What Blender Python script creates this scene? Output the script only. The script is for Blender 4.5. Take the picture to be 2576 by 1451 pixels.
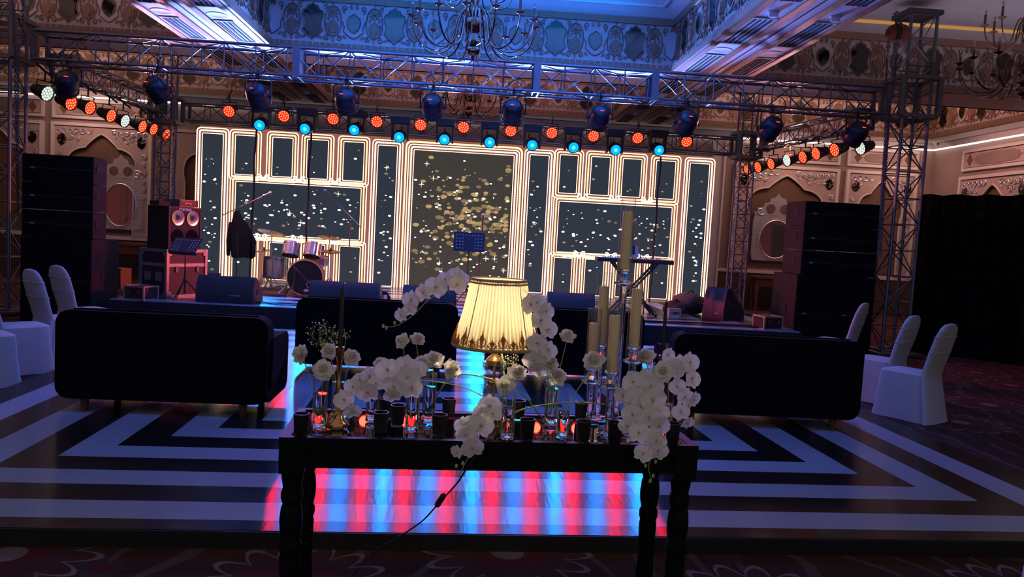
import bpy, math, random
from mathutils import Vector, Matrix

for o in list(bpy.data.objects): bpy.data.objects.remove(o)
SC = bpy.context.scene
COL = SC.collection
PI = math.pi
rnd = random.Random(7)

# ------------------------------------------------------------------ camera
FPX, YAW, PITCH, ROLL = 1939.0, math.radians(3.32), math.radians(-4.084), math.radians(3.122)
CAM = Vector((0, 0, 1.55))
_f = Vector((math.sin(YAW)*math.cos(PITCH), math.cos(YAW)*math.cos(PITCH), math.sin(PITCH)))
_r0 = Vector((math.cos(YAW), -math.sin(YAW), 0)); _u0 = _r0.cross(_f)
_r = _r0*math.cos(ROLL) + _u0*math.sin(ROLL); _u = _u0*math.cos(ROLL) - _r0*math.sin(ROLL)
cd = bpy.data.cameras.new('camera'); cam = bpy.data.objects.new('camera', cd); COL.objects.link(cam)
cam.matrix_world = Matrix(((_r.x, _u.x, -_f.x, CAM.x), (_r.y, _u.y, -_f.y, CAM.y), (_r.z, _u.z, -_f.z, CAM.z), (0, 0, 0, 1)))
cd.sensor_width = 36.0; cd.lens = FPX*36.0/2576.0; cd.clip_start = 0.05; cd.clip_end = 200
SC.camera = cam

def ray(px, py): return _r*((px-1288.0)/FPX) - _u*((py-725.5)/FPX) + _f
def at(px, py, Y): d = ray(px, py); return CAM + d*(Y/d.y)          # measured point on the plane y = Y
def gz(px, py, z): d = ray(px, py); return CAM + d*((z-CAM.z)/d.z)   # measured point on the plane z = z

# ------------------------------------------------------------------ world, exposure
w = bpy.data.worlds.new('world'); SC.world = w; w.use_nodes = True
w.node_tree.nodes['Background'].inputs[0].default_value = (0.40, 0.37, 0.39, 1)
w.node_tree.nodes['Background'].inputs[1].default_value = 0.41
SC.view_settings.view_transform = 'Standard'; SC.view_settings.look = 'None'
SC.view_settings.gamma = 1.0; SC.view_settings.use_curve_mapping = False
SC.view_settings.exposure = 0.5
SC.cycles.use_adaptive_sampling = True; SC.cycles.adaptive_threshold = 0.06; SC.cycles.adaptive_min_samples = 16; SC.cycles.use_light_tree = False; SC.cycles.use_denoising = True
SC.cycles.max_bounces = 7; SC.cycles.diffuse_bounces = 3; SC.cycles.glossy_bounces = 4; SC.cycles.transmission_bounces = 7; SC.cycles.transparent_max_bounces = 12
SC.cycles.caustics_reflective = False; SC.cycles.caustics_refractive = False

def light(name, kind, loc, energy, color, target=None, size=0.1, spot=40, blend=0.6, sy=None):
    ld = bpy.data.lights.new(name, kind); ld.energy = energy; ld.color = color
    if kind == 'AREA':
        ld.size = size
        if sy: ld.shape = 'RECTANGLE'; ld.size_y = sy
    else: ld.shadow_soft_size = size
    if kind == 'SPOT': ld.spot_size = math.radians(spot); ld.spot_blend = blend
    o = bpy.data.objects.new(name, ld); COL.objects.link(o); o.location = loc
    if target is not None:
        o.rotation_euler = (Vector(target)-Vector(loc)).to_track_quat('-Z', 'Y').to_euler()
    return o
BLUE = (0.03, 0.28, 1.0)
# wash from the ten cyan moving heads on the rear truss: some aim down the dance floor, some up at the ceiling
HEADS_PX = [(653, 315), (767, 324), (891, 327), (1004, 345), (1118, 351), (1232, 358), (1339, 365), (1443, 371), (1549, 377), (1658, 378)]
HEAD_Y = 15.45
for i, q in enumerate(HEADS_PX):
    p = at(q[0], q[1], HEAD_Y) + Vector((0, -0.12, 0))
    if i % 2 == 0: light('moving_head_beam', 'SPOT', p, 3300, (0.12, 0.25, 1.0), (p.x*0.95, 9.0, 5.3), 0.08, 54, 1.0)
    light('moving_head_beam', 'SPOT', p, 200, (0.0, 0.22, 1.0), (p.x*0.8, 6.0, 0.0), 0.10, 60, 1.0)
    light('moving_head_beam', 'SPOT', p, 1700, (0.0, 0.24, 1.0), (p.x*0.6, 9.9 if i % 2 else 11.7, 0.0 if i % 2 else 0.3), 0.10, 24 if i % 2 else 34, 0.9)
REDS_PX = [(576, 280), (714, 292), (838, 299), (948, 306), (1058, 314), (1166, 320), (1285, 329), (1388, 334), (1493, 342), (1604, 347), (1727, 356)]
for q in REDS_PX:
    p = at(q[0], q[1], 15.5); light('par_can_and_fill_beam', 'SPOT', p, 95, (1.0, 0.002, 0.001), (p.x*0.8, 6.5, 0.0), 0.10, 50, 1.0)
# blue wash from the ceiling lamps above the front half of the dance floor
for s in (-1, 1):
    light('ceiling_wash', 'SPOT', (s*2.6, 5.0, 4.38), 230, (0.06, 0.19, 1.0), (s*1.6, 10.0, 0.2), 0.12, 125, 1.0)
# red par wash across the stage from both side trusses
for s, X in ((-1, -6.2), (1, 6.1)):
    for Y, tx in ((13.4, 0.8), (14.6, 2.6)):
        light('par_can_and_fill_beam', 'SPOT', (X, Y, 3.45), 1700, (1.0, 0.11, 0.08), (-s*tx*1.6, Y-0.8, 0.3), 0.1, 50, 0.9)
for s in (-1, 1): light('par_can_and_fill_beam', 'SPOT', (s*6.0, 14.6, 3.55), 260, (1.0, 0.42, 0.50), (s*3.6, 11.2, 4.6), 0.1, 70, 1.0)  # added pink up-spots standing in for stage light on the ceiling beams
# front truss wash towards the stage
for X in (-4.5, -1.5, 1.6, 4.4):
    light('front_wash_beam', 'SPOT', (X, 12.3, 3.35), 760, (1.0, 0.50, 0.56), (X*0.7, 15.2, 0.4), 0.12, 55, 1.0)
# blue cove lighting of the middle coffers, dim warm coves of the side coffers
light('cove_light', 'AREA', (-0.08, 11.4, 5.2), 190, (0.0, 0.20, 1.0), (-0.08, 11.4, 9), 5.4, sy=3.2)
light('cove_light', 'AREA', (8.3, 11.4, 4.6), 13, (0.75, 0.60, 0.80), (8.3, 11.4, 9), 5.0, sy=3.2)
light('cove_light', 'AREA', (-8.2, 11.4, 4.6), 30, (0.95, 0.62, 0.60), (-8.2, 11.4, 9), 5.0, sy=3.2)
light('cove_light', 'AREA', (-0.08, 17.0, 4.6), 44, (1.0, 0.50, 0.52), (-0.08, 17.0, 9), 5.0, sy=3.0)
light('cove_light', 'AREA', (8.3, 17.0, 4.6), 62, (1.0, 0.52, 0.42), (8.3, 17.0, 9), 5.0, sy=3.0)
light('cove_light', 'AREA', (-8.6, 17.0, 4.6), 44, (1.0, 0.58, 0.46), (-8.6, 17.0, 9), 5.0, sy=3.0)
# added fill lights without fixtures, brightening the rear wall and the right wall
for X in (-9.4, 8.0, 10.9):
    light('wall_fill_light', 'AREA', (X, 19.0, 4.35), 11, (1.0, 0.60, 0.52), (X, 20.1, 2.2), 1.4, sy=0.3)
light('wall_fill_light', 'AREA', (11.2, 16.5, 4.35), 15, (1.0, 0.52, 0.48), (12.2, 16.5, 2.6), 3.4, sy=0.3)

# ------------------------------------------------------------------ materials
MATS = {}
TINY = ('screen_bead', 'screen_dot_white', 'screen_dot_gold', 'screen_dot_dim', 'red_led', 'white_led', 'red_display', 'screen_brown', 'screen_dark', 'screen_dark_gold', 'gold_trim_line', 'red_led_plate', 'white_led_plate')
def _nt(name):
    m = bpy.data.materials.new(name); m.use_nodes = True; nt = m.node_tree
    return m, nt, nt.nodes['Principled BSDF']
def mat(name, col, rough=0.5, metal=0.0, var=0.12, vscale=8.0, bump=0.0, bscale=60.0, emit=None, estr=0.0, trans=0.0, ior=1.45, spec=0.5, coat=0.0, sheen=0.0, sub=0.0):
    if name in MATS: return MATS[name]
    m, nt, b = _nt(name)
    c = (col[0], col[1], col[2], 1)
    tc = nt.nodes.new('ShaderNodeTexCoord')
    if var > 0:
        n = nt.nodes.new('ShaderNodeTexNoise'); n.inputs['Scale'].default_value = vscale; n.inputs['Detail'].default_value = 4
        nt.links.new(tc.outputs['Object'], n.inputs['Vector'])
        r = nt.nodes.new('ShaderNodeMix'); r.data_type = 'RGBA'
        r.inputs[6].default_value = tuple(x*(1-var) for x in col)+(1,); r.inputs[7].default_value = tuple(min(1, x*(1+var)) for x in col)+(1,)
        nt.links.new(n.outputs['Fac'], r.inputs[0]); nt.links.new(r.outputs[2], b.inputs['Base Color'])
    else: b.inputs['Base Color'].default_value = c
    b.inputs['Roughness'].default_value = rough; b.inputs['Metallic'].default_value = metal
    b.inputs['IOR'].default_value = ior; b.inputs['Specular IOR Level'].default_value = spec
    b.inputs['Transmission Weight'].default_value = trans; b.inputs['Coat Weight'].default_value = coat
    b.inputs['Sheen Weight'].default_value = sheen
    if sub: b.inputs['Subsurface Weight'].default_value = sub; b.inputs['Subsurface Radius'].default_value = (0.01, 0.008, 0.006)
    if bump:
        n2 = nt.nodes.new('ShaderNodeTexNoise'); n2.inputs['Scale'].default_value = bscale; n2.inputs['Detail'].default_value = 3
        nt.links.new(tc.outputs['Object'], n2.inputs['Vector'])
        bp = nt.nodes.new('ShaderNodeBump'); bp.inputs['Strength'].default_value = bump; bp.inputs['Distance'].default_value = 0.01
        nt.links.new(n2.outputs['Fac'], bp.inputs['Height']); nt.links.new(bp.outputs['Normal'], b.inputs['Normal'])
    if emit and name in TINY: m.cycles.emission_sampling = 'NONE'   # small glowing details, found by the paths that reach them
    if emit: b.inputs['Emission Color'].default_value = (*emit, 1); b.inputs['Emission Strength'].default_value = estr
    MATS[name] = m
    return m

# ------------------------------------------------------------------ mesh builder
def frame_from(axis):
    a = Vector(axis).normalized(); t = Vector((0, 0, 1)) if abs(a.z) < 0.95 else Vector((1, 0, 0))
    x = t.cross(a).normalized(); y = a.cross(x)
    return x, y, a
class MB:
    def __init__(s): s.v = []; s.f = []; s.sm = []; s.mi = []; s.cur = 0
    def add(s, vs, fs, smooth=False):
        b = len(s.v); s.v += [tuple(x) for x in vs]
        for q in fs: s.f.append(tuple(i+b for i in q)); s.sm.append(smooth); s.mi.append(s.cur)
        return s
    def box(s, c, d, R=None, taper=1.0):
        x, y, z = d[0]/2, d[1]/2, d[2]/2; c = Vector(c)
        P = [Vector((i*x*(taper if k > 0 else 1), j*y*(taper if k > 0 else 1), k*z)) for k in (-1, 1) for i, j in ((-1, -1), (1, -1), (1, 1), (-1, 1))]
        if R is not None: P = [R @ p for p in P]
        return s.add([c+p for p in P], [(3, 2, 1, 0), (4, 5, 6, 7), (0, 1, 5, 4), (1, 2, 6, 5), (2, 3, 7, 6), (3, 0, 4, 7)])
    def bar(s, p0, p1, w, h, up=(0, 0, 1)):
        p0 = Vector(p0); p1 = Vector(p1); a = (p1-p0).normalized(); u = Vector(up); x = a.cross(u).normalized()*(w/2); y = x.cross(a).normalized()*(h/2)
        P = [p+q for p in (p0, p1) for q in (-x-y, x-y, x+y, -x+y)]
        return s.add(P, [(3, 2, 1, 0), (4, 5, 6, 7), (0, 1, 5, 4), (1, 2, 6, 5), (2, 3, 7, 6), (3, 0, 4, 7)])
    def tube(s, pts, r, n=8, caps=True, closed=False):
        pts = [Vector(p) for p in pts]; m = len(pts); rs = r if isinstance(r, (list, tuple)) else [r]*m
        vs = []; fs = []; px = None
        for i, p in enumerate(pts):
            if closed: t = pts[(i+1) % m]-pts[i-1]
            else: t = pts[min(i+1, m-1)]-pts[max(i-1, 0)]
            if t.length < 1e-9: t = Vector((0, 0, 1))
            t.normalize()
            if px is None: px, py, _ = frame_from(t)
            else:
                px = (px - t*px.dot(t)); px = px.normalized() if px.length > 1e-6 else frame_from(t)[0]; py = t.cross(px)
            for k in range(n):
                a = 2*PI*k/n; vs.append(p + px*(math.cos(a)*rs[i]) + py*(math.sin(a)*rs[i]))
        L = m if closed else m-1
        for i in range(L):
            for k in range(n):
                a = i*n+k; b_ = i*n+(k+1) % n; c = ((i+1) % m)*n+(k+1) % n; d = ((i+1) % m)*n+k
                fs.append((a, b_, c, d))
        s.add(vs, fs, True)
        if caps and not closed: s.add(vs[:n], [tuple(reversed(range(n)))]); s.add(vs[-n:], [tuple(range(n))])
        return s
    def cyl(s, p0, p1, r0, r1=None, n=12, caps=True): return s.tube([p0, p1], [r0, r0 if r1 is None else r1], n, caps)
    def lathe(s, prof, n=20, o=(0, 0, 0), axis=(0, 0, 1), smooth=True, fn=None):
        x, y, a = frame_from(axis); o = Vector(o); vs = []; fs = []
        for (r, z) in prof:
            for k in range(n):
                t = 2*PI*k/n; rr = r*(fn(t, z) if fn else 1.0)
                vs.append(o + x*(rr*math.cos(t)) + y*(rr*math.sin(t)) + a*z)
        for i in range(len(prof)-1):
            for k in range(n): fs.append((i*n+k, i*n+(k+1) % n, (i+1)*n+(k+1) % n, (i+1)*n+k))
        s.add(vs, fs, smooth)
        return s
    def ball(s, c, r, n=10, m=6, sc=(1, 1, 1), R=None):
        vs = []; fs = []; c = Vector(c)
        for i in range(m+1):
            t = PI*i/m
            for k in range(n):
                a = 2*PI*k/n; p = Vector((r*sc[0]*math.sin(t)*math.cos(a), r*sc[1]*math.sin(t)*math.sin(a), r*sc[2]*math.cos(t)))
                if R is not None: p = R @ p
                vs.append(c+p)
        for i in range(m):
            for k in range(n): fs.append((i*n+k, (i+1)*n+k, (i+1)*n+(k+1) % n, i*n+(k+1) % n))
        return s.add(vs, fs, True)
    def plate(s, pts2, M, d, smooth=False):
        # closed 2d outline extruded by d along the third axis of M (a 4x4 matrix)
        n = len(pts2); a = [M @ Vector((p[0], p[1], 0)) for p in pts2]; b = [M @ Vector((p[0], p[1], d)) for p in pts2]
        s.add(a+b, [tuple(reversed(range(n))), tuple(range(n, 2*n))] + [(i, (i+1) % n, n+(i+1) % n, n+i) for i in range(n)], smooth)
        return s
    def ring(s, po, pi_, M, d):
        n = len(po); P = [M @ Vector((p[0], p[1], z)) for z in (0, d) for q in (po, pi_) for p in q]
        fs = []
        for i in range(n):
            j = (i+1) % n
            fs += [(2*n+i, 2*n+j, 3*n+j, 3*n+i), (i, n+i, n+j, j), (i, j, 2*n+j, 2*n+i), (n+j, n+i, 3*n+i, 3*n+j)]
        return s.add(P, fs)
    def grid(s, P, smooth=True, both=False):
        m = len(P); n = len(P[0]); vs = [p for r in P for p in r]
        fs = [(i*n+j, i*n+j+1, (i+1)*n+j+1, (i+1)*n+j) for i in range(m-1) for j in range(n-1)]
        return s.add(vs, fs, smooth)
    def mesh(s, name, mats):
        me = bpy.data.meshes.new(name); me.from_pydata(s.v, [], s.f)
        me.polygons.foreach_set('use_smooth', s.sm)
        if not isinstance(mats, (list, tuple)): mats = [mats]
        for m in mats: me.materials.append(m)
        me.polygons.foreach_set('material_index', s.mi); me.update(); me.set_sharp_from_angle(angle=0.75)
        return me
    def build(s, name, mats, parent=None, **kw): return link(name, s.mesh(name, mats), parent, **kw)
def link(name, me, parent=None, loc=None, rot=None, M=None, scale=None):
    o = bpy.data.objects.new(name, me); COL.objects.link(o)
    if parent is not None: o.parent = parent
    if M is not None: o.matrix_basis = M
    if loc is not None: o.location = loc
    if rot is not None: o.rotation_euler = rot
    if scale is not None: o.scale = scale
    return o
def tag(o, label, cat, group=None):
    o['label'] = label; o['category'] = cat
    if group: o['group'] = group
    return o
def thing(name, label, cat, loc=(0, 0, 0), rotz=0.0, group=None, rot=None):
    o = bpy.data.objects.new(name, None); COL.objects.link(o); o.empty_display_size = 0.1
    o.location = loc; o.rotation_euler = rot if rot is not None else (0, 0, rotz)
    return tag(o, label, cat, group)
def struct(name, mb, m, parent=None, **kw):
    o = mb.build(name, m, parent, **kw)
    if parent is None: o['kind'] = 'structure'
    return o
def copy_tree(o, parent=None):
    c = o.copy(); COL.objects.link(c); c.parent = parent
    for ch in o.children: copy_tree(ch, c)
    return c
ORD = ['first', 'second', 'third', 'fourth', 'fifth', 'sixth', 'seventh', 'eighth', 'ninth', 'tenth', 'eleventh', 'twelfth', 'thirteenth', 'fourteenth']
def T(x=0, y=0, z=0): return Matrix.Translation((x, y, z))
def RZ(a): return Matrix.Rotation(a, 4, 'Z')
def RX(a): return Matrix.Rotation(a, 4, 'X')
def RY(a): return Matrix.Rotation(a, 4, 'Y')
# matrices that stand a 2d outline up: local x -> world right, local y -> up, local z -> towards the camera side
def WALL(x, y, z): return Matrix(((1, 0, 0, x), (0, 0, -1, y), (0, 1, 0, z), (0, 0, 0, 1)))
def circ(r, n=24, cx=0, cy=0, sx=1, sy=1): return [(cx+r*sx*math.cos(2*PI*i/n), cy+r*sy*math.sin(2*PI*i/n)) for i in range(n)]
def rrect(w, h, r, n=4, cx=0, cy=0):
    P = []
    for (sx, sy, a0) in ((1, 1, 0), (-1, 1, 90), (-1, -1, 180), (1, -1, 270)):
        for k in range(n+1):
            a = math.radians(a0+90*k/n); P.append((cx+sx*(w/2-r)+r*math.cos(a), cy+sy*(h/2-r)+r*math.sin(a)))
    return P
def bez(p0, p1, p2, p3, n=10):
    p0, p1, p2, p3 = map(Vector, (p0, p1, p2, p3)); out = []
    for i in range(n+1):
        t = i/n; u = 1-t; out.append(p0*u**3 + p1*3*u*u*t + p2*3*u*t*t + p3*t**3)
    return out
def catmull(P, n=6):
    P = [Vector(p) for p in P]; Q = [P[0]*2-P[1]]+P+[P[-1]*2-P[-2]]; out = []
    for i in range(1, len(Q)-2):
        for k in range(n):
            t = k/n; a, b, c, d = Q[i-1], Q[i], Q[i+1], Q[i+2]
            out.append(0.5*((2*b)+(c-a)*t+(2*a-5*b+4*c-d)*t*t+(3*b-a-3*c+d)*t**3))
    out.append(P[-1]); return out

M_black = mat('black_paint', (0.012, 0.012, 0.014), 0.45)
M_matte = mat('matte_black', (0.010, 0.010, 0.012), 0.8)
M_case = mat('black_tolex', (0.010, 0.009, 0.010), 0.65, bump=0.2, bscale=180)
M_alu = mat('truss_aluminium', (0.15, 0.16, 0.20), 0.42, 0.8, vscale=20)
M_steel = mat('chrome_steel', (0.65, 0.65, 0.68), 0.18, 1.0)
M_dsteel = mat('dark_steel', (0.10, 0.10, 0.11), 0.4, 0.8)
M_red = mat('hoist_red', (0.13, 0.016, 0.010), 0.5)
M_white = mat('ceiling_white', (0.72, 0.70, 0.72), 0.7, bump=0.05)
M_cream = mat('cream_plaster', (0.66, 0.58, 0.52), 0.6)
M_tan = mat('tan_plaster', (0.34, 0.20, 0.13), 0.55, bump=0.25, bscale=90)
M_orn = mat('gold_ornament', (0.30, 0.17, 0.11), 0.42, 0.15, bump=0.3, bscale=50)
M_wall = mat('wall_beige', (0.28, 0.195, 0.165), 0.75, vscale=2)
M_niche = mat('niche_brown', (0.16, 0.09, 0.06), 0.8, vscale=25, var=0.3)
M_mirror = mat('mirror', (0.75, 0.76, 0.78), 0.03, 1.0, var=0.02)
M_antique = mat('antique_mirror', (0.075, 0.07, 0.055), 0.06, 1.0, var=0.2)
M_silver = mat('silver_leaf', (0.74, 0.71, 0.72), 0.28, 0.65, bump=0.3, bscale=70)
M_gold = mat('polished_gold', (0.62, 0.36, 0.12), 0.2, 1.0)
M_wood = mat('brown_wood', (0.16, 0.06, 0.025), 0.5, var=0.3, vscale=30)
M_slot = mat('slot_black', (0.004, 0.004, 0.006), 0.9)
M_cable = mat('black_cable', (0.008, 0.008, 0.009), 0.55)
def thin_glass(name, tint, ior, rough=0.02, pw_=3.5):
    # thin clear wall: Fresnel mix of a clear pass-through and a glossy reflection
    m = bpy.data.materials.new(name); m.use_nodes = True; nt = m.node_tree; nt.nodes.remove(nt.nodes['Principled BSDF'])
    t = nt.nodes.new('ShaderNodeBsdfTransparent'); t.inputs[0].default_value = (*tint, 1)
    g = nt.nodes.new('ShaderNodeBsdfGlossy'); g.inputs['Roughness'].default_value = rough
    lw = nt.nodes.new('ShaderNodeLayerWeight'); pw = nt.nodes.new('ShaderNodeMath'); pw.operation = 'POWER'; pw.inputs[1].default_value = pw_; nt.links.new(lw.outputs['Facing'], pw.inputs[0])
    f = nt.nodes.new('ShaderNodeMath'); f.operation = 'MULTIPLY_ADD'; f.inputs[1].default_value = 0.75; f.inputs[2].default_value = ((ior-1)/(ior+1))**2; nt.links.new(pw.outputs[0], f.inputs[0])
    x = nt.nodes.new('ShaderNodeMixShader')
    d = nt.nodes.new('ShaderNodeBsdfDiffuse'); d.inputs[0].default_value = (0.8, 0.82, 0.85, 1); y = nt.nodes.new('ShaderNodeMixShader')  # pale edge haze painted in for light refracted at the glass edges
    hz = nt.nodes.new('ShaderNodeMath'); hz.operation = 'MULTIPLY_ADD'; hz.inputs[1].default_value = 0.22; hz.inputs[2].default_value = 0.015; nt.links.new(pw.outputs[0], hz.inputs[0])
    nt.links.new(hz.outputs[0], y.inputs[0]); nt.links.new(t.outputs[0], y.inputs[1]); nt.links.new(d.outputs[0], y.inputs[2]); t = y
    nt.links.new(f.outputs[0], x.inputs[0]); nt.links.new(t.outputs[0], x.inputs[1]); nt.links.new(g.outputs[0], x.inputs[2]); nt.links.new(x.outputs[0], nt.nodes['Material Output'].inputs[0])
    MATS[name] = m; return m
M_glass = thin_glass('clear_glass', (0.95, 0.96, 0.97), 1.55, 0.03, 2.2)
M_water = mat('water', (0.97, 1, 1), 0.0, trans=1.0, var=0.0, ior=1.33)
M_thick = mat('thick_glass', (0.98, 1, 1), 0.0, trans=1.0, var=0.0, ior=1.5)
# ================================================================== SETTING
ZS, ZF, ZT = 4.5, 5.40, 5.56      # soffit, frieze top, coffer ceiling
DF = -0.09                        # carpet level (the dance floor top is z = 0)

def carpet_mat():
    m, nt, b = _nt('floral_carpet'); N = nt.nodes.new; L = nt.links.new
    tc = N('ShaderNodeTexCoord')
    def math_(op, a, c=None):
        n = N('ShaderNodeMath'); n.operation = op
        for i, x in enumerate((a, c)):
            if x is None: continue
            if isinstance(x, (int, float)): n.inputs[i].default_value = x
            else: L(x, n.inputs[i])
        return n.outputs[0]
    def mix(fac, a, c):
        n = N('ShaderNodeMix'); n.data_type = 'RGBA'
        L(fac, n.inputs[0])
        for i, x in ((6, a), (7, c)):
            if isinstance(x, tuple): n.inputs[i].default_value = (*x, 1)
            else: L(x, n.inputs[i])
        return n.outputs[2]
    def flower(scale, petals, r0, amp, off):
        mp = N('ShaderNodeMapping'); mp.inputs['Location'].default_value = off; mp.inputs['Scale'].default_value = (scale, scale, 1); L(tc.outputs['Object'], mp.inputs[0])
        vo = N('ShaderNodeTexVoronoi'); vo.voronoi_dimensions = '2D'; vo.inputs['Scale'].default_value = 1.0; vo.inputs['Randomness'].default_value = 0.55; L(mp.outputs[0], vo.inputs['Vector'])
        sub = N('ShaderNodeVectorMath'); sub.operation = 'SUBTRACT'; L(mp.outputs[0], sub.inputs[0]); L(vo.outputs['Position'], sub.inputs[1])
        sp = N('ShaderNodeSeparateXYZ'); L(sub.outputs[0], sp.inputs[0])
        ang = math_('ARCTAN2', sp.outputs[1], sp.outputs[0])
        pet = math_('ABSOLUTE', math_('COSINE', math_('MULTIPLY', ang, petals/2)))
        rad = math_('ADD', math_('MULTIPLY', pet, amp), r0)
        d = vo.outputs['Distance']
        return d, rad
    base = (0.030, 0.012, 0.010)
    nz = N('ShaderNodeTexNoise'); nz.inputs['Scale'].default_value = 3.0; L(tc.outputs['Object'], nz.inputs['Vector'])
    col = mix(nz.outputs['Fac'], (0.030, 0.014, 0.010), (0.075, 0.028, 0.018))
    # winding leaf outlines
    wv = N('ShaderNodeTexWave'); wv.inputs['Scale'].default_value = 1.1; wv.inputs['Distortion'].default_value = 9.0; wv.inputs['Detail'].default_value = 1.0; L(tc.outputs['Object'], wv.inputs['Vector'])
    col = mix(math_('GREATER_THAN', wv.outputs['Fac'], 0.93), col, (0.085, 0.052, 0.045))
    for (sc, n, r0, amp, off, c1, c2) in ((1.9, 7, 0.10, 0.14, (0.3, 0.7, 0), (0.10, 0.025, 0.02), (0.05, 0.03, 0.035)), (0.85, 14, 0.26, 0.12, (0, 0.2, 0), (0.17, 0.125, 0.12), (0.065, 0.024, 0.022))):
        d, rad = flower(sc, n, r0, amp, off)
        col = mix(math_('LESS_THAN', d, rad), col, c1)
        col = mix(math_('LESS_THAN', d, math_('MULTIPLY', rad, 0.92)), col, c2)
        col = mix(math_('LESS_THAN', d, math_('MULTIPLY', rad, 0.50)), col, (0.085, 0.018, 0.018))
        col = mix(math_('LESS_THAN', d, r0*0.28), col, c1)
    L(col, b.inputs['Base Color']); b.inputs['Roughness'].default_value = 0.95; b.inputs['Specular IOR Level'].default_value = 0.1
    bn = N('ShaderNodeTexNoise'); bn.inputs['Scale'].default_value = 220; L(tc.outputs['Object'], bn.inputs['Vector'])
    bp = N('ShaderNodeBump'); bp.inputs['Strength'].default_value = 0.35; bp.inputs['Distance'].default_value = 0.01; L(bn.outputs['Fac'], bp.inputs['Height']); L(bp.outputs['Normal'], b.inputs['Normal'])
    return m
floor = struct('floor', MB().box((0, 8.5, DF-0.05), (25.0, 24.0, 0.1)), carpet_mat())

def gloss_mat(name, col, rough):
    m, nt, b = _nt(name); N = nt.nodes.new; L = nt.links.new
    tc = N('ShaderNodeTexCoord'); mp = N('ShaderNodeMapping'); mp.inputs['Scale'].default_value = (9, 1.2, 1); L(tc.outputs['Object'], mp.inputs[0])
    n1 = N('ShaderNodeTexNoise'); n1.inputs['Scale'].default_value = 5; n1.inputs['Detail'].default_value = 3; L(mp.outputs[0], n1.inputs['Vector'])
    bp = N('ShaderNodeBump'); bp.inputs['Strength'].default_value = 0.05; bp.inputs['Distance'].default_value = 0.01; L(n1.outputs['Fac'], bp.inputs['Height']); L(bp.outputs['Normal'], b.inputs['Normal'])
    n2 = N('ShaderNodeTexNoise'); n2.inputs['Scale'].default_value = 1.4; L(tc.outputs['Object'], n2.inputs['Vector'])
    r = N('ShaderNodeMix'); r.data_type = 'RGBA'; r.inputs[6].default_value = tuple(x*0.85 for x in col)+(1,); r.inputs[7].default_value = tuple(x*1.1 for x in col)+(1,)
    L(n2.outputs['Fac'], r.inputs[0]); L(r.outputs[2], b.inputs['Base Color'])
    b.inputs['Roughness'].default_value = rough; b.inputs['Specular IOR Level'].default_value = 0.35; b.inputs['Anisotropic'].default_value = 0.95
    cx = N('ShaderNodeCombineXYZ'); cx.inputs[0].default_value = -0.0467; cx.inputs[1].default_value = 1.0; L(cx.outputs[0], b.inputs['Tangent'])
    return m
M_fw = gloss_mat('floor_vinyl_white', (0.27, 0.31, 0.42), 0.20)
M_fb = gloss_mat('floor_vinyl_black', (0.008, 0.008, 0.010), 0.20)

def striped(parent, x0, x1, y0, y1, s, z, th, first_white=True, border=None):
    # concentric mitred stripes, every stripe a slab of its own
    k = 0; a = [x0, x1, y0, y1]
    if border:
        b = border; white = not first_white
        for P in (((b[0], b[2]), (b[1], b[2]), (a[1], a[2]), (a[0], a[2])), ((b[1], b[2]), (b[1], b[3]), (a[1], a[3]), (a[1], a[2])), ((b[1], b[3]), (b[0], b[3]), (a[0], a[3]), (a[1], a[3])), ((b[0], b[3]), (b[0], b[2]), (a[0], a[2]), (a[0], a[3]))):
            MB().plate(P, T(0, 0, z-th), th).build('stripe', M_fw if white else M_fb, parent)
    white = first_white
    while a[1]-a[0] > 0.02 and a[3]-a[2] > 0.02:
        t = min(s, (a[1]-a[0])/2-1e-4, (a[3]-a[2])/2-1e-4)
        c = [a[0]+t, a[1]-t, a[2]+t, a[3]-t]
        for P in (((a[0], a[2]), (a[1], a[2]), (c[1], c[2]), (c[0], c[2])), ((a[1], a[2]), (a[1], a[3]), (c[1], c[3]), (c[1], c[2])), ((a[1], a[3]), (a[0], a[3]), (c[0], c[3]), (c[1], c[3])), ((a[0], a[3]), (a[0], a[2]), (c[0], c[2]), (c[0], c[3]))):
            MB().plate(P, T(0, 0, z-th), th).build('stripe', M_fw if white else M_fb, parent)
        a = c; white = not white; k += 1
        if k > 40 or t < s*0.5: break
df = thing('dance_floor', 'glossy raised dance floor of concentric black and white stripes', 'dance floor', (0, 0, 0), 0.0467)
MB().box((0.3775, 7.575, DF/2-0.006), (7.86, 7.40, -DF-0.012)).build('floor_base', M_matte, df)
striped(df, -3.315, 4.07, 3.996, 11.11, 0.257, 0.0, 0.012, True, (-3.575, 4.33, 3.86, 11.30))
MB().box((0.3775, 3.855, DF/2-0.001), (7.93, 0.012, -DF-0.004)).build('edge_skirt', M_black, df)

SZ = 0.28
st = thing('stage', 'low stage with striped glossy deck and black skirt before the video wall', 'stage', (0, 0, DF))
MB().box((-0.03, 14.25, (SZ-DF)/2-0.01), (10.36, 5.44, SZ-DF-0.03)).box((-0.2, 15.7, (SZ-DF)/2-0.01), (11.3, 2.5, SZ-DF-0.03)).build('stage_base', M_matte, st)
MB().box((-0.03, 11.515, (SZ-DF)/2-0.008), (10.4, 0.02, SZ-DF-0.02)).build('skirt', mat('skirt_cloth', (0.012, 0.012, 0.016), 0.9, bump=0.4, bscale=25), st)
striped(st, -5.2, 5.14, 11.52, 16.96, 0.30, SZ-DF, 0.014, True)

# ---- walls
back = struct('wall_back', MB().box((0, 20.10, 2.2), (24.6, 0.2, 4.6)), M_wall)
right = struct('wall_right', MB().box((12.25, 8.5, 2.2), (0.2, 24, 4.6)), M_wall)
left = struct('wall_left', MB().box((-12.35, 8.5, 2.2), (0.2, 24, 4.6)), M_wall)

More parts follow.
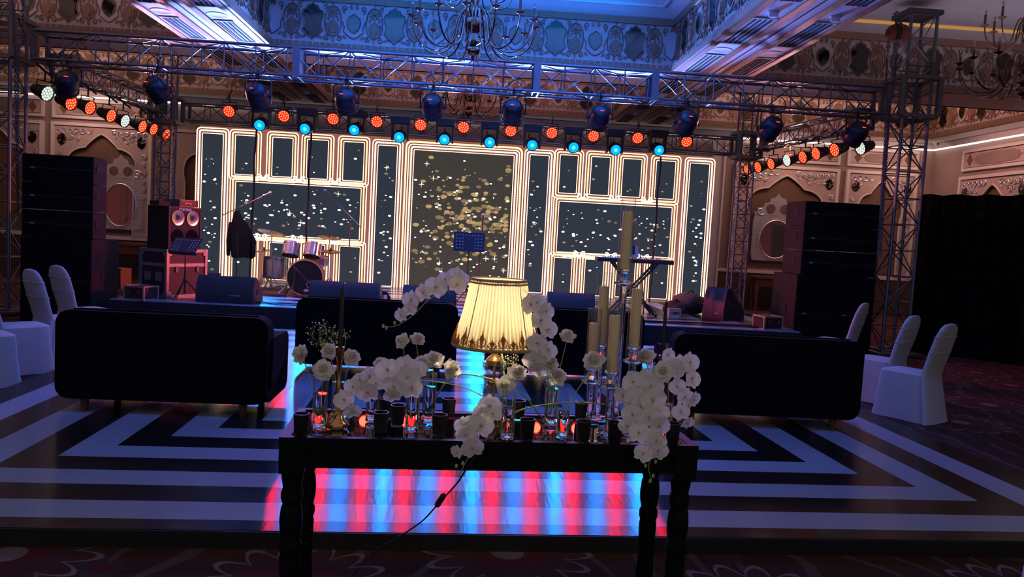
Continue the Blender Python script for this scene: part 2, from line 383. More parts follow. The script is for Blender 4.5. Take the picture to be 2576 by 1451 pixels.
# ---- ceiling: soffit beams, coffers
BX = [(-4.92, -3.55), (3.39, 4.74)]
XL, XR = -11.5, 11.4
YB = [(6.25, 7.6), (13.6, 14.95), (19.2, 20.0)]
mb = MB()
for (a, b) in BX: mb.box(((a+b)/2, 12.0, ZS+0.06), (b-a, 16.0, 0.12))
for (a, b) in YB:
    for (x0, x1) in ((-12.25, BX[0][0]), (BX[0][1], BX[1][0]), (BX[1][1], 12.15)): mb.box(((x0+x1)/2, (a+b)/2, ZS+0.06), (x1-x0, b-a, 0.12))
mb.box(((XR+12.15)/2, 13.4, ZS+0.06), (12.15-XR, 11.58, 0.12)); mb.box(((XL-12.25)/2, 13.4, ZS+0.06), (XL+12.25, 11.58, 0.12))
mb.box((0, 5.1, ZS+0.06), (24.4, 2.28, 0.12))
ceiling = struct('ceiling', mb, M_white)
M_goldline = mat('gold_trim_line', (0.45, 0.22, 0.06), 0.4, var=0, emit=(1.0, 0.50, 0.14), estr=0.26)  # gold trim, not a lamp; its lit look is put in as emission
for (x0, x1) in ((XL, BX[0][0]), (BX[0][1], BX[1][0]), (BX[1][1], XR)):
    for (y0, y1) in ((7.6, 13.6), (14.95, 19.2)):
        i = 0.25; q = MB()
        P = [(x0, y0), (x1, y0), (x1, y1), (x0, y1)]; Q = [(x0+i, y0+i), (x1-i, y0+i), (x1-i, y1-i), (x0+i, y1-i)]
        for k in range(4):
            j = (k+1) % 4; q.add([(*P[k], ZF), (*P[j], ZF), (*Q[j], ZT), (*Q[k], ZT)], [(0, 1, 2, 3)])
        q.box(((x0+x1)/2, (y0+y1)/2, ZT+0.056), (x1-x0-2*i+0.3, y1-y0-2*i+0.3, 0.1))
        q.build('coffer_vault', M_white, ceiling)
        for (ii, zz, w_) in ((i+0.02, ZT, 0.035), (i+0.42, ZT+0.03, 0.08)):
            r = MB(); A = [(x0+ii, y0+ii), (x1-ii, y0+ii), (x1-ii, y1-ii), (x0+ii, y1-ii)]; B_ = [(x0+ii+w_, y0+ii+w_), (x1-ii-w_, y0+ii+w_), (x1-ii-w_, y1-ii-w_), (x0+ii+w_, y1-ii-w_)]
            r.ring(A, B_, T(0, 0, zz-0.04), 0.06); gl = x0 > 4 and w_ < 0.06; r.build('glowing_gold_trim' if gl else 'vault_moulding', M_goldline if gl else M_white, ceiling)
# trims, grooves, air slots and detectors of the two long beams
M_copper = mat('copper_trim', (0.46, 0.20, 0.125), 0.5, bump=0.6, bscale=70, var=0.3, vscale=45)
slotm = MB()
for k in range(4): slotm.box((0.0, 0, 0), (0.001, 0.001, 0.001)) if False else slotm.box((-0.105+0.07*k, 0, 0.0), (0.034, 1.25, 0.012))
slot_me = slotm.mesh('slot', M_slot)
frame_me = MB().ring([(-0.16, -0.66), (0.16, -0.66), (0.16, 0.66), (-0.16, 0.66)], [(-0.14, -0.63), (0.14, -0.63), (0.14, 0.63), (-0.14, 0.63)], T(0, 0, -0.008), 0.016).mesh('diffuser_frame', M_white)
det_me = MB().lathe([(0.0, -0.07), (0.05, -0.07), (0.06, -0.045), (0.055, -0.02), (0.085, 0.0)], 16).mesh('smoke_detector', M_white)
dl_me = MB().lathe([(0.0, -0.003), (0.13, -0.003), (0.145, -0.008), (0.16, 0.0)], 20).mesh('downlight', M_white)
for bi, (a, b) in enumerate(BX):
    for (t0, t1) in ((0.0, 0.10), (0.45, 0.55), (0.80, 0.90), (1.25, 1.35)):
        MB().box((a+(t0+t1)/2, 11.65, ZS-0.012), (t1-t0, 15.0, 0.028)).build('trim_strip', M_copper, ceiling)
    MB().box((a+0.675, 11.65, ZS-0.003), (0.02, 15.0, 0.006)).build('groove', M_slot, ceiling)
    for c in (0.275, 1.075):
        for n in range(6):
            y = 8.6+2.05*n
            f = link('air_diffuser', frame_me, ceiling, loc=(a+c, y, ZS-0.008)); link('slot', slot_me, f, loc=(0, 0, 0.0))
            link('smoke_detector', det_me, ceiling, loc=(a+c, y-0.92, ZS)) if n % 2 else link('downlight', dl_me, ceiling, loc=(a+c, y-0.95, ZS))

# ---- friezes
def mirror_pts(h): return h+[(-x, y) for (x, y) in reversed(h) if abs(x) > 1e-6]
OG = mirror_pts([(0, 0.27), (0.045, 0.235), (0.085, 0.225), (0.11, 0.175), (0.155, 0.165), (0.185, 0.10), (0.145, 0.01), (0.14, -0.06), (0.175, -0.13), (0.125, -0.17), (0.09, -0.21), (0.04, -0.225), (0, -0.27)])
SMP = mirror_pts([(0, 0.15), (0.05, 0.11), (0.09, 0.085), (0.105, 0.02), (0.095, -0.05), (0.06, -0.105), (0, -0.15)])
TU = mirror_pts([(0, 0.14), (0.03, 0.10), (0.085, 0.06), (0.10, -0.02), (0.07, -0.085), (0.03, -0.10), (0.045, -0.14), (0.0, -0.17)])
ID = Matrix.Identity(4)
og_me = MB().plate(OG, ID, 0.02).mesh('mirror_inlay', M_antique)
og_fr = MB().tube([(x, y, 0.016) for x, y in OG], 0.012, 5, closed=True).mesh('mirror_frame', M_orn)
sm_me = MB().plate(SMP, ID, 0.02).mesh('mirror_inlay', M_antique)
sm_fr = MB().tube([(x*1.08, y*1.08, 0.014) for x, y in SMP], 0.011, 5, closed=True).mesh('mirror_frame', M_orn)
tu_me = MB().plate(TU, ID, 0.03).plate([(x*0.6, y*0.6-0.01) for x, y in TU], T(0, 0, 0.03), 0.012).mesh('tulip', M_orn)
ro_me = MB().plate([(0.075*(1+0.28*math.cos(9*t))*math.cos(t), 0.075*(1+0.28*math.cos(9*t))*math.sin(t)) for t in [2*PI*i/54 for i in range(54)]], ID, 0.025).ball((0, 0, 0.025), 0.028, 8, 4).mesh('rosette', M_orn)
def spiral(cx, cy, r, turns, a0, sgn, n=14):
    return [(cx+r*(1-0.8*i/n)*math.cos(a0+sgn*turns*2*PI*i/n), cy+r*(1-0.8*i/n)*math.sin(a0+sgn*turns*2*PI*i/n), 0.012) for i in range(n+1)]
def leaf2(x, y, l, wd, a):
    c, s = math.cos(a), math.sin(a); P = [(0, 0), (l*0.35, wd), (l*0.75, wd*0.6), (l, 0), (l*0.7, -wd*0.45), (l*0.3, -wd*0.6)]
    return [(x+c*u-s*v, y+s*u+c*v) for u, v in P]
tr = MB()
for s in (-1, 1):
    # arch over the tulip at x = 0.36 and scrolls around it
    tr.tube([(s*x, y, 0.012) for x, y in [(0.22, 0.06), (0.24, 0.17), (0.30, 0.245), (0.36, 0.262), (0.42, 0.245), (0.48, 0.17), (0.50, 0.06)]], 0.013, 5)
    tr.tube([(s*x, y, 0.012) for x, y in [(0.22, 0.06), (0.215, -0.05), (0.24, -0.14), (0.30, -0.20), (0.36, -0.235), (0.42, -0.20), (0.48, -0.14), (0.505, -0.05), (0.50, 0.06)]], 0.012, 5)
    tr.tube([(s*p[0], p[1], p[2]) for p in spiral(0.26, -0.245, 0.055, 1.2, 1.2, 1)], 0.010, 5)
    tr.tube([(s*p[0], p[1], p[2]) for p in spiral(0.47, -0.245, 0.05, 1.2, 1.9, -1)], 0.010, 5)
    tr.tube([(s*p[0], p[1], p[2]) for p in spiral(0.225, 0.26, 0.045, 1.1, 4.2, 1)], 0.009, 5)
    tr.tube([(s*p[0], p[1], p[2]) for p in spiral(0.56, 0.235, 0.05, 1.1, 3.9, -1)], 0.009, 5)
    tr.tube([(s*p[0], p[1], p[2]) for p in spiral(0.245, -0.02, 0.035, 1.0, 2.2, 1)], 0.008, 5)
    for (x, y, l, wd, a) in ((0.36, -0.22, 0.09, 0.03, -1.57), (0.27, 0.02, 0.10, 0.025, 1.4), (0.455, 0.02, 0.10, 0.025, 1.75), (0.20, -0.25, 0.10, 0.03, 2.9), (0.53, -0.20, 0.09, 0.03, -0.6), (0.36, 0.28, 0.05, 0.02, 1.57), (0.56, 0.15, 0.08, 0.025, 1.9), (0.20, 0.30, 0.07, 0.02, 2.6), (0.68, 0.22, 0.09, 0.035, 1.57), (0.30, -0.11, 0.06, 0.02, 0.6), (0.42, -0.11, 0.06, 0.02, 2.5)):
        tr.plate([(s*u, v) for u, v in leaf2(x, y, l, wd, a)][::s], ID, 0.018)
    tr.tube([(s*0.60, -0.17, 0.012), (s*0.66, -0.22, 0.012), (s*0.725, -0.24, 0.012)], 0.011, 5)
    tr.tube([(s*0.52, 0.03, 0.012), (s*0.56, -0.06, 0.012), (s*0.55, -0.14, 0.012), (s*0.60, -0.17, 0.012)], 0.010, 5)
tr_me = tr.mesh('tracery', M_orn)
M_frieze = mat('frieze_plaster', (0.60, 0.54, 0.54), 0.55, var=0.1, vscale=5)
FN = [0]
def frieze(p0, p1, facing):
    # p0 -> p1 runs left to right as seen from the room
    FN[0] += 1
    p0 = Vector((*p0, 0)); p1 = Vector((*p1, 0)); d = (p1-p0); Ln = d.length; d.normalize(); n = Vector((*facing, 0))
    M = Matrix(((d.x, 0, n.x, p0.x), (d.y, 0, n.y, p0.y), (0, 1, 0, ZS), (0, 0, 0, 1)))
    H = ZF-ZS
    root = MB().box((Ln/2, H/2, -0.05), (Ln, H, 0.1)).build('trim_%d' % FN[0], M_frieze, None, M=M); root['kind'] = 'structure'
    MB().box((Ln/2, 0.05, 0.02), (Ln, 0.13, 0.05)).build('lower_band', M_tan, root)
    MB().box((Ln/2, H-0.05, 0.02), (Ln, 0.11, 0.05)).build('upper_band', M_tan, root)
    bd = MB()
    for i in range(int(Ln/0.11)): bd.box((0.055+i*0.11, 0.085, 0.048), (0.012, 0.05, 0.006))
    o = bd.build('dentil_row', M_cream, root)
    nm = max(1, round(Ln/1.45)); step = Ln/nm; k = step/1.45
    for i in range(nm):
        cx = (i+0.5)*step; cy = 0.465
        link('mirror_inlay', og_me, root, loc=(cx, cy, 0), scale=(1, 1.12, 1)); link('mirror_frame', og_fr, root, loc=(cx, cy, 0), scale=(1, 1.12, 1))
        link('tracery', tr_me, root, loc=(cx, cy, 0), scale=(k, 1.05, 1))
        for s in (-1, 1):
            link('tulip', tu_me, root, loc=(cx+s*0.36*k, cy-0.07, 0)); link('rosette', ro_me, root, loc=(cx+s*0.36*k, cy+0.165, 0))
        if i < nm-1: link('mirror_inlay', sm_me, root, loc=(cx+step/2, cy, 0)); link('mirror_frame', sm_fr, root, loc=(cx+step/2, cy, 0))
for Y in (13.6, 19.2):
    frieze((XL, Y), (BX[0][0], Y), (0, -1)); frieze((BX[0][1], Y), (BX[1][0], Y), (0, -1)); frieze((BX[1][1], Y), (XR, Y), (0, -1))
for (y0, y1) in ((7.6, 13.6), (14.95, 19.2)):
    frieze((BX[0][1], y0), (BX[0][1], y1), (1, 0)); frieze((BX[1][0], y1), (BX[1][0], y0), (-1, 0))
frieze((XR, 19.2), (XR, 14.95), (-1, 0))
mb = MB()
for x, s in ((BX[0][0], 1), (BX[1][1], -1)):
    for (y0, y1) in ((7.6, 13.6), (14.95, 19.2)): mb.box((x+s*0.05, (y0+y1)/2, (ZS+ZF)/2), (0.1, y1-y0, ZF-ZS))
for Y in (7.55, 15.0-0.1):
    for (x0, x1) in ((XL, BX[0][0]), (BX[0][1], BX[1][0]), (BX[1][1], XR)): mb.box(((x0+x1)/2, Y, (ZS+ZF)/2), (x1-x0, 0.09, ZF-ZS))
mb.box((XR+0.05, 10.6, (ZS+ZF)/2), (0.1, 6.0, ZF-ZS)); mb.box((XL-0.05, 10.6, (ZS+ZF)/2), (0.1, 6.0, ZF-ZS)); mb.box((XL-0.05, 17.1, (ZS+ZF)/2), (0.1, 4.2, ZF-ZS))
mb.build('coffer_flank', M_white, ceiling)

# ---- cornice with hidden light strip, panels and arches of the walls
M_glow = mat('cornice_light', (0.9, 0.85, 0.8), 0.5, var=0, emit=(1.0, 0.86, 0.80), estr=1.6)
cor = struct('trim_20', MB().box((0, 19.95, 4.42), (24.2, 0.1, 0.14)).box((12.10, 14.0, 4.42), (0.1, 12.0, 0.14)), M_cream)
MB().box((0, 19.93, 4.335), (24.1, 0.06, 0.03)).box((12.08, 14.0, 4.335), (0.06, 11.9, 0.03)).build('light_strip', M_glow, cor)
def arch_pts(a, hs, b, n=36):
    P = []
    for i in range(n+1):
        t = PI*i/n; k = 0.86+0.14*abs(math.sin(3*t)); top = 1.0+0.10*max(0, 1-abs(t-PI/2)/0.28)
        P.append((a*k*math.cos(t), hs+b*k*top*math.sin(t)))
    return P
def bay(parent, M, w, z0, z1, niche=True, orn=True):
    # M maps local (x across, y up, z out of the wall); frame of mouldings, spandrel panel with a cusped arch
    h = z1-z0
    for (cx, cy, sx, sy) in ((0, z1-0.04, w, 0.08), (-w/2+0.04, (z0+z1)/2-0.04, 0.08, h-0.08), (w/2-0.04, (z0+z1)/2-0.04, 0.08, h-0.08)):
        MB().box((cx, cy, 0.05), (sx, sy, 0.10)).box((cx*(1-0.12/w*2) if abs(cx) > 0.1 else 0, cy if abs(cx) > 0.1 else cy-0.07, 0.02), (sx*0.5 if abs(cx) > 0.1 else sx-0.1, sy*0.5 if abs(cx) < 0.1 else sy-0.1, 0.06)).build('moulding', M_cream, parent, M=M)
    a = w/2-0.30; hs = z1-1.30; A = arch_pts(a, hs, 0.95)
    q = MB(); W2 = w/2-0.08; pts_o = []
    for (x, y) in A:
        dx, dy = x, y-hs+0.02
        k = min((W2/abs(dx)) if abs(dx) > 1e-6 else 1e9, ((z1-0.08-hs)/dy) if dy > 1e-6 else 1e9); pts_o.append((x+dx*(k-1), y+dy*(k-1)))
    A2 = [(A[0][0], z0)]+A+[(A[-1][0], z0)]; O2 = [(W2, z0)]+pts_o+[(-W2, z0)]
    n = len(A2); V = [(x, y, 0.07) for x, y in A2]+[(x, y, 0.07) for x, y in O2]+[(x, y, 0.0) for x, y in A2]
    F = [(i, n+i, n+i+1, i+1) for i in range(n-1)]+[(i+1, 2*n+i+1, 2*n+i, i) for i in range(n-1)]
    q.add(V, F); q.build('spandrel', mat('spandrel_plaster', (0.48, 0.345, 0.30), 0.45, var=0.25, vscale=14, bump=0.5, bscale=22), parent, M=M)
    MB().tube([(x, y, 0.075) for x, y in A2], 0.022, 6).build('arch_moulding', M_cream, parent, M=M)
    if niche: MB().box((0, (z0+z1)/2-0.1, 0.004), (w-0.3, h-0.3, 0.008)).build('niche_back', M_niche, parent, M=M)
    if orn:
        for s in (-1, 1):
            link('mirror_inlay', sm_me, parent, M=M @ T(s*(w/2-0.26), z1-0.42, 0.07))
            tq = MB()
            for j in range(7):
                x = s*(0.30+0.15*j); y = z1-0.20-0.02*(j % 2)
                if abs(x) > w/2-0.15: continue
                tq.tube([(p[0], p[1], 0.08) for p in spiral(x, y, 0.07, 1.1, 1.0+j, s)], 0.014, 5)
                tq.plate(leaf2(x, y-0.06, 0.11, 0.04, -1.2*s+j), M.__class__.Translation((0, 0, 0.07)), 0.02)
            for j in range(6):
                x = s*(0.42+0.15*j); y = z1-0.36-0.03*(j % 2)
                if 0.5 < abs(x) < w/2-0.2: tq.tube([(p[0], p[1], 0.08) for p in spiral(x, y, 0.055, 1.1, 2.0+j, -s)], 0.012, 5); tq.plate(leaf2(x, y-0.05, 0.09, 0.035, -0.9*s+j), T(0, 0, 0.07), 0.02)
                tq.tube([(p[0], p[1], 0.08) for p in spiral(s*(w/2-0.19), z1-0.75-0.2*j, 0.06, 1.1, j, s)], 0.014, 5)
                tq.plate(leaf2(s*(w/2-0.17), z1-0.82-0.2*j, 0.13, 0.045, 1.3+0.6*(j % 2)), T(0, 0, 0.07), 0.025)
            tq.build('scroll_relief', M_silver, parent, M=M)
def upper_panel(parent, M, w, z0, z1):
    MB().ring([(-w/2, z0), (w/2, z0), (w/2, z1), (-w/2, z1)], [(-w/2+0.07, z0+0.07), (w/2-0.07, z0+0.07), (w/2-0.07, z1-0.07), (-w/2+0.07, z1-0.07)], T(0, 0, 0), 0.06).build('moulding', M_cream, parent, M=M)
    hh = (z1-z0)/2-0.09; ln = w/2-0.42; zc = (z0+z1)/2; P = []
    MB().box((0, zc, 0.02), (w-0.14, 2*hh, 0.03)).build('panel_relief', MATS['spandrel_plaster'] if 'spandrel_plaster' in MATS else M_tan, parent, M=M)
    N_ = 40
    for i in range(N_):
        t = 2*PI*i/N_; k = 1-0.10*abs(math.sin(6*t)); P.append((ln*k*(abs(math.cos(t))**0.5)*(1 if math.cos(t) > 0 else -1), zc+hh*0.86*k*(abs(math.sin(t))**0.7)*(1 if math.sin(t) > 0 else -1)))
    MB().plate(P, T(0, 0, 0.036), 0.012).build('cartouche', M_wall, parent, M=M)
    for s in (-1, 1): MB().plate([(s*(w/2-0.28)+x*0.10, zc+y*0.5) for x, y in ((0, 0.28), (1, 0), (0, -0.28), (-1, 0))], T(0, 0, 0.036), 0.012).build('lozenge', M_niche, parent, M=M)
YW = 20.0
BAYS = []
for (pa, pb) in (((133, 311), (386, 330)), ((-110, 300), (113, 311)), ((1848, 418), (2110, 433)), ((2128, 434), (2305, 446))):
    xa, xb = at(*pa, YW).x, at(*pb, YW).x; BAYS.append((xa, xb))
    M = WALL((xa+xb)/2, YW, 0); bay(back, M, xb-xa, 0.95, 3.70); upper_panel(back, M, xb-xa, 3.80, 4.28)
for xa, xb in ((-7.6, -5.7), (-5.5, -2.9), (-2.7, -0.1), (0.1, 2.7), (2.9, 5.5)):
    M = WALL((xa+xb)/2, YW, 0); bay(back, M, xb-xa, 0.95, 3.70, orn=False)
for yc in (17.45, 14.75, 12.05):
    M = Matrix(((0, 0, -1, 12.15), (-1, 0, 0, yc), (0, 1, 0, 0), (0, 0, 0, 1)))
    bay(right, M, 2.5, 0.95, 3.55); upper_panel(right, M, 2.5, 3.68, 4.20)
MB().box((0, 19.97, 0.90), (24.2, 0.06, 0.09)).build('dado_rail', M_cream, back)
MB().box((0, 19.98, 0.40), (24.2, 0.04, 0.9)).build('dado_panel', mat('dado_brown', (0.08, 0.045, 0.03), 0.5, var=0.3, vscale=20), back)
# white pilaster beside the video wall
px0, px1 = at(1790, 430, 19.9).x, at(1822, 430, 19.9).x
pl = MB().box(((px0+px1)/2, 19.92, 2.1), (px1-px0, 0.16, 4.3)).build('pilaster', M_cream, back)
for x in (px0+0.03, px1-0.03): MB().box((x, 19.82, 2.1), (0.05, 0.05, 4.2)).build('pilaster_fillet', M_white, back)
# ================================================================== TRUSSES, LAMPS, CHANDELIERS
def onx(px, py, X): d = ray(px, py); return CAM + d*(X/d.x)
def truss(name, label, cat, c0, c1, w, h, up, nb, r=0.025, rb=0.011, group=None):
    c0 = Vector(c0); c1 = Vector(c1); a = (c1-c0); L = a.length; a.normalize(); u = Vector(up); b = u.cross(a)
    root = bpy.data.objects.new(name, None); COL.objects.link(root); tag(root, label, cat, group)
    root.matrix_basis = Matrix(((a.x, b.x, u.x, c0.x), (a.y, b.y, u.y, c0.y), (a.z, b.z, u.z, c0.z), (0, 0, 0, 1)))
    ch = MB().cyl((0, 0, 0), (L, 0, 0), r, n=10).mesh('chord', M_alu)
    for y in (-w/2, w/2):
        for z in (-h/2, h/2): link('chord', ch, root, loc=(0, y, z))
    s = L/nb
    pv = MB().cyl((0, 0, -h/2), (0, 0, h/2), rb, n=6).mesh('brace', M_alu); ph = MB().cyl((0, -w/2, 0), (0, w/2, 0), rb, n=6).mesh('brace', M_alu)
    d1 = MB().cyl((0, 0, -h/2), (s, 0, h/2), rb, n=6).mesh('brace', M_alu); d2 = MB().cyl((0, 0, h/2), (s, 0, -h/2), rb, n=6).mesh('brace', M_alu)
    e1 = MB().cyl((0, -w/2, 0), (s, w/2, 0), rb, n=6).mesh('brace', M_alu); e2 = MB().cyl((0, w/2, 0), (s, -w/2, 0), rb, n=6).mesh('brace', M_alu)
    for i in range(nb):
        for y, k in ((-w/2, 0), (w/2, 1)):
            link('brace', d1 if (i+k) % 2 else d2, root, loc=(i*s, y, 0))
            if i: link('brace', pv, root, loc=(i*s, y, 0))
        for z, k in ((-h/2, 0), (h/2, 1)):
            link('brace', e1 if (i+k) % 2 else e2, root, loc=(i*s, 0, z))
            if i and i % 2 == 0: link('brace', ph, root, loc=(i*s, 0, z))
    end = MB().ring([(-w/2-0.03, -h/2-0.03), (w/2+0.03, -h/2-0.03), (w/2+0.03, h/2+0.03), (-w/2-0.03, h/2+0.03)], [(-w/2+0.03, -h/2+0.03), (w/2-0.03, -h/2+0.03), (w/2-0.03, h/2-0.03), (-w/2+0.03, h/2-0.03)], Matrix(((0, 0, 1, 0), (1, 0, 0, 0), (0, 1, 0, 0), (0, 0, 0, 1))), 0.05).mesh('end_frame', M_alu)
    link('end_frame', end, root, loc=(0, 0, 0)); link('end_frame', end, root, loc=(L-0.05, 0, 0))
    return root, L
ft, FL = truss('front_truss', 'long blue-lit box truss spanning the hall above the stage front', 'truss', (-6.62, 12.21, 3.953), (6.47, 12.21, 3.953), 0.415, 0.415, (0, 0, 1), 28)
for px in (744, 1352, 1650):
    x = at(px, 190, 12.0).x+6.62
    MB().box((x, -0.225, 0), (0.11, 0.014, 0.46)).box((x, 0.225, 0), (0.11, 0.014, 0.46)).box((x+0.03, 0, 0.0), (0.02, 0.44, 0.46)).build('joint_plate', M_alu, ft)
rt, _ = truss('rear_truss', 'rear box truss just above the video wall carrying coloured lamps', 'truss', (-5.80, 15.98, 3.605), (5.42, 15.98, 3.605), 0.33, 0.33, (0, 0, 1), 26, 0.022, 0.010)
lt, _ = truss('side_truss', 'side box truss receding on the left above the red lamps', 'truss', (-6.42, 12.45, 3.75), (-6.28, 15.85, 3.66), 0.29, 0.29, (0, 0, 1), 11, 0.020, 0.009)
rs, _ = truss('side_truss', 'side box truss receding on the right above the red lamps', 'truss', (6.36, 12.45, 3.73), (5.86, 15.85, 3.66), 0.29, 0.29, (0, 0, 1), 11, 0.020, 0.009)
def tower(label, x, y, w, z1, sleeve=None, nb=11):
    t, L = truss('truss_tower', label, 'truss tower', (x, y, DF+0.04), (x, y, z1), w, w, (1, 0, 0), nb, 0.026 if w > 0.35 else 0.02, 0.011 if w > 0.35 else 0.009)
    MB().box((0.0, 0, 0), (0.04, w+(0.35 if w > 0.35 else 0.06), w+(0.35 if w > 0.35 else 0.06))).build('base_plate', M_dsteel, t)
    MB().box((L, 0, 0), (0.07, w+0.10, w+0.14)).build('top_block', M_dsteel, t)
    if sleeve:
        h0, h1 = sleeve[0]-DF, sleeve[1]-DF; s = w/2+0.09; q = MB()
        for a in (-s, s):
            for b in (-s, s): q.box(((h0+h1)/2, a, b), (h1-h0, 0.07, 0.07))
            for hh in (h0, h1): q.box((hh, a, 0), (0.062, 0.062, 2*s-0.07)); q.box((hh, 0, a), (0.062, 2*s-0.07, 0.062))
        q.build('sleeve_block', mat('sleeve_grey', (0.20, 0.20, 0.19), 0.5, 0.5), t)
    return t
tower('square truss tower with red chain hoist beside the black drape', 6.935, 12.21, 0.42, 5.36, (3.70, 4.30), 13)
tower('square truss tower at the left edge before the tall speakers', -7.12, 12.21, 0.42, 5.36, (3.70, 4.30), 13)
tower('slim rear truss tower in front of the right wall mirror', 5.66, 16.0, 0.29, 4.75, (3.35, 3.85), 17)
tower('slim rear truss tower to the left of the video wall', -6.18, 16.0, 0.29, 4.75, (3.35, 3.85), 17)

def chain_mb(p0, p1, mb, ln=0.052):
    p0 = Vector(p0); p1 = Vector(p1); d = p1-p0; n = int(d.length/ (ln*0.72)); d.normalize(); x, y, a = frame_from(d)
    for i in range(n):
        c = p0+d*(i+0.5)*ln*0.72; s = x if i % 2 else y
        mb.tube([c+d*(ln/2*math.sin(t))+s*(0.017*math.cos(t)) for t in [2*PI*k/7 for k in range(7)]], 0.006, 4, closed=True)
    return mb
# chain hoists at the two front towers
for lab, px, py, x_side in (('red chain hoist hanging from the right tower top', 2252, 84, 1), ('red chain hoist hanging high at the left tower', 50, -60, -1)):
    c = at(px, py, 11.85); h = thing('chain_hoist', lab, 'chain hoist', c)
    MB().ball((0, 0, 0), 0.17, 12, 8, (0.9, 0.7, 0.82)).build('hoist_body', M_red, h)
    MB().lathe([(0.0, -0.07), (0.13, -0.07), (0.145, 0.0), (0.13, 0.07), (0.0, 0.07)], 6, (0.09, 0, 0.0), (1, 0.2, 0)).build('brake_cover', M_red, h)
    MB().box((0.0, 0, 0), (0.05, 0.25, 0.24)).build('gear_band', M_black, h)
    MB().tube([(0, 0, 0.12), (0, 0, 0.22), (0.05, 0, 0.27), (0.0, 0, 0.33), (-0.05, 0, 0.28)], 0.018, 6).build('hook', M_dsteel, h)
    q = MB(); chain_mb((0.05, 0, -0.12), (0.05, 0, -1.0), q); chain_mb((-0.10, 0, -0.12), (-0.07, 0, -1.05), q); q.build('load_chain', M_dsteel, h)
    q = MB(); chain_mb((0.0, -0.03, -1.0), (0.06 if x_side > 0 else 0.02, -0.03, -3.5), q); chain_mb((-0.05, -0.03, -1.0), (0.02, -0.03, -3.4), q); q.build('hand_chain', M_dsteel, h)

# ---- lamps of the front truss (seen from behind, red status display)
M_can = mat('lamp_housing', (0.016, 0.022, 0.04), 0.32, 0.2, spec=0.6)
M_disp = mat('red_display', (0.1, 0, 0), 0.4, var=0, emit=(1.0, 0.03, 0.015), estr=3.0)
M_ledred = mat('red_led', (0.3, 0.02, 0.01), 0.3, var=0, emit=(1.0, 0.11, 0.03), estr=3.6)
M_ledplate = mat('red_led_plate', (0.15, 0.01, 0.01), 0.3, var=0, emit=(1.0, 0.012, 0.006), estr=1.5)
M_ledwhite = mat('white_led', (0.5, 0.5, 0.5), 0.3, var=0, emit=(0.80, 1.0, 0.82), estr=2.2)
M_ledplatew = mat('white_led_plate', (0.2, 0.2, 0.2), 0.3, var=0, emit=(0.6, 0.8, 0.6), estr=0.35)
M_cyan = mat('cyan_lens', (0.0, 0.1, 0.3), 0.15, var=0, emit=(0.0, 0.15, 0.85), estr=2.6)
M_cyancore = mat('cyan_lens_core', (0.0, 0.1, 0.3), 0.15, var=0, emit=(0.06, 0.40, 1.0), estr=3.0)
def front_can():
    t = thing('par_light', 'x', 'stage light')
    # local: y forwards to the stage, body axis tipped down
    ax = Vector((0, 0.80, -0.60))
    MB().lathe([(0.0, -0.21), (0.07, -0.205), (0.125, -0.175), (0.155, -0.12), (0.165, -0.04), (0.165, 0.09)], 22, (0, 0, -0.30), ax).build('housing', M_can, t)
    MB().lathe([(0.165, 0.085), (0.178, 0.09), (0.178, 0.125), (0.165, 0.13)], 22, (0, 0, -0.30), ax).lathe([(0.168, -0.02), (0.171, -0.01), (0.168, 0.0)], 22, (0, 0, -0.30), ax).build('front_rim', M_black, t)
    MB().lathe([(0.0, 0.125), (0.160, 0.12)], 20, (0, 0, -0.30), ax).build('lens', M_dsteel, t)
    MB().tube([(-0.19, 0, -0.30), (-0.20, 0.0, -0.10), (-0.18, 0, -0.045), (0.18, 0, -0.045), (0.20, 0, -0.10), (0.19, 0, -0.30)], 0.012, 6).cyl((-0.215, 0, -0.30), (-0.16, 0, -0.30), 0.02).cyl((0.16, 0, -0.30), (0.215, 0, -0.30), 0.02).build('yoke', M_black, t)
    MB().box((0, 0, 0.0), (0.05, 0.05, 0.09)).tube([(0, -0.05, 0.02), (0, 0, 0.075), (0, 0.05, 0.03)], 0.014, 6).build('clamp', M_black, t)
    x, y, a = frame_from(ax); R = Matrix((x, y, a)).transposed()
    d = MB().box((-0.045, -0.192, -0.215), (0.014, 0.016, 0.012)).box((-0.024, -0.196, -0.215), (0.012, 0.016, 0.012)).box((-0.004, -0.198, -0.216), (0.012, 0.014, 0.009))
    d.build('display', M_disp, t)
    MB().tube(catmull([(0.02, -0.12, -0.15), (0.10, -0.16, -0.02), (0.16, -0.10, 0.13), (0.05, -0.06, 0.20), (-0.10, -0.1, 0.10), (-0.05, -0.14, -0.10)], 5), 0.007, 5).build('power_cable', M_cable, t)
    return t
FC = [(168, 172), (398, 188), (650, 212), (872, 222), (1090, 240), (1292, 248), (1510, 266), (1728, 281), (1940, 292), (2155, 300)]
proto = None
for i, (px, py) in enumerate(FC):
    p = at(px, py, 12.0); p.z = 3.70
    o = front_can() if proto is None else copy_tree(proto); proto = proto or o
    o.location = p; o.rotation_euler = (0, 0, (0.55, -0.5, -0.12, -0.1, -0.08, 0.0, 0.15, 0.2, 0.35, 0.3)[i])
    tag(o, 'dark dome-backed lamp under the front truss, %s from the left' % ORD[i], 'stage light', 'lamps under the front truss')

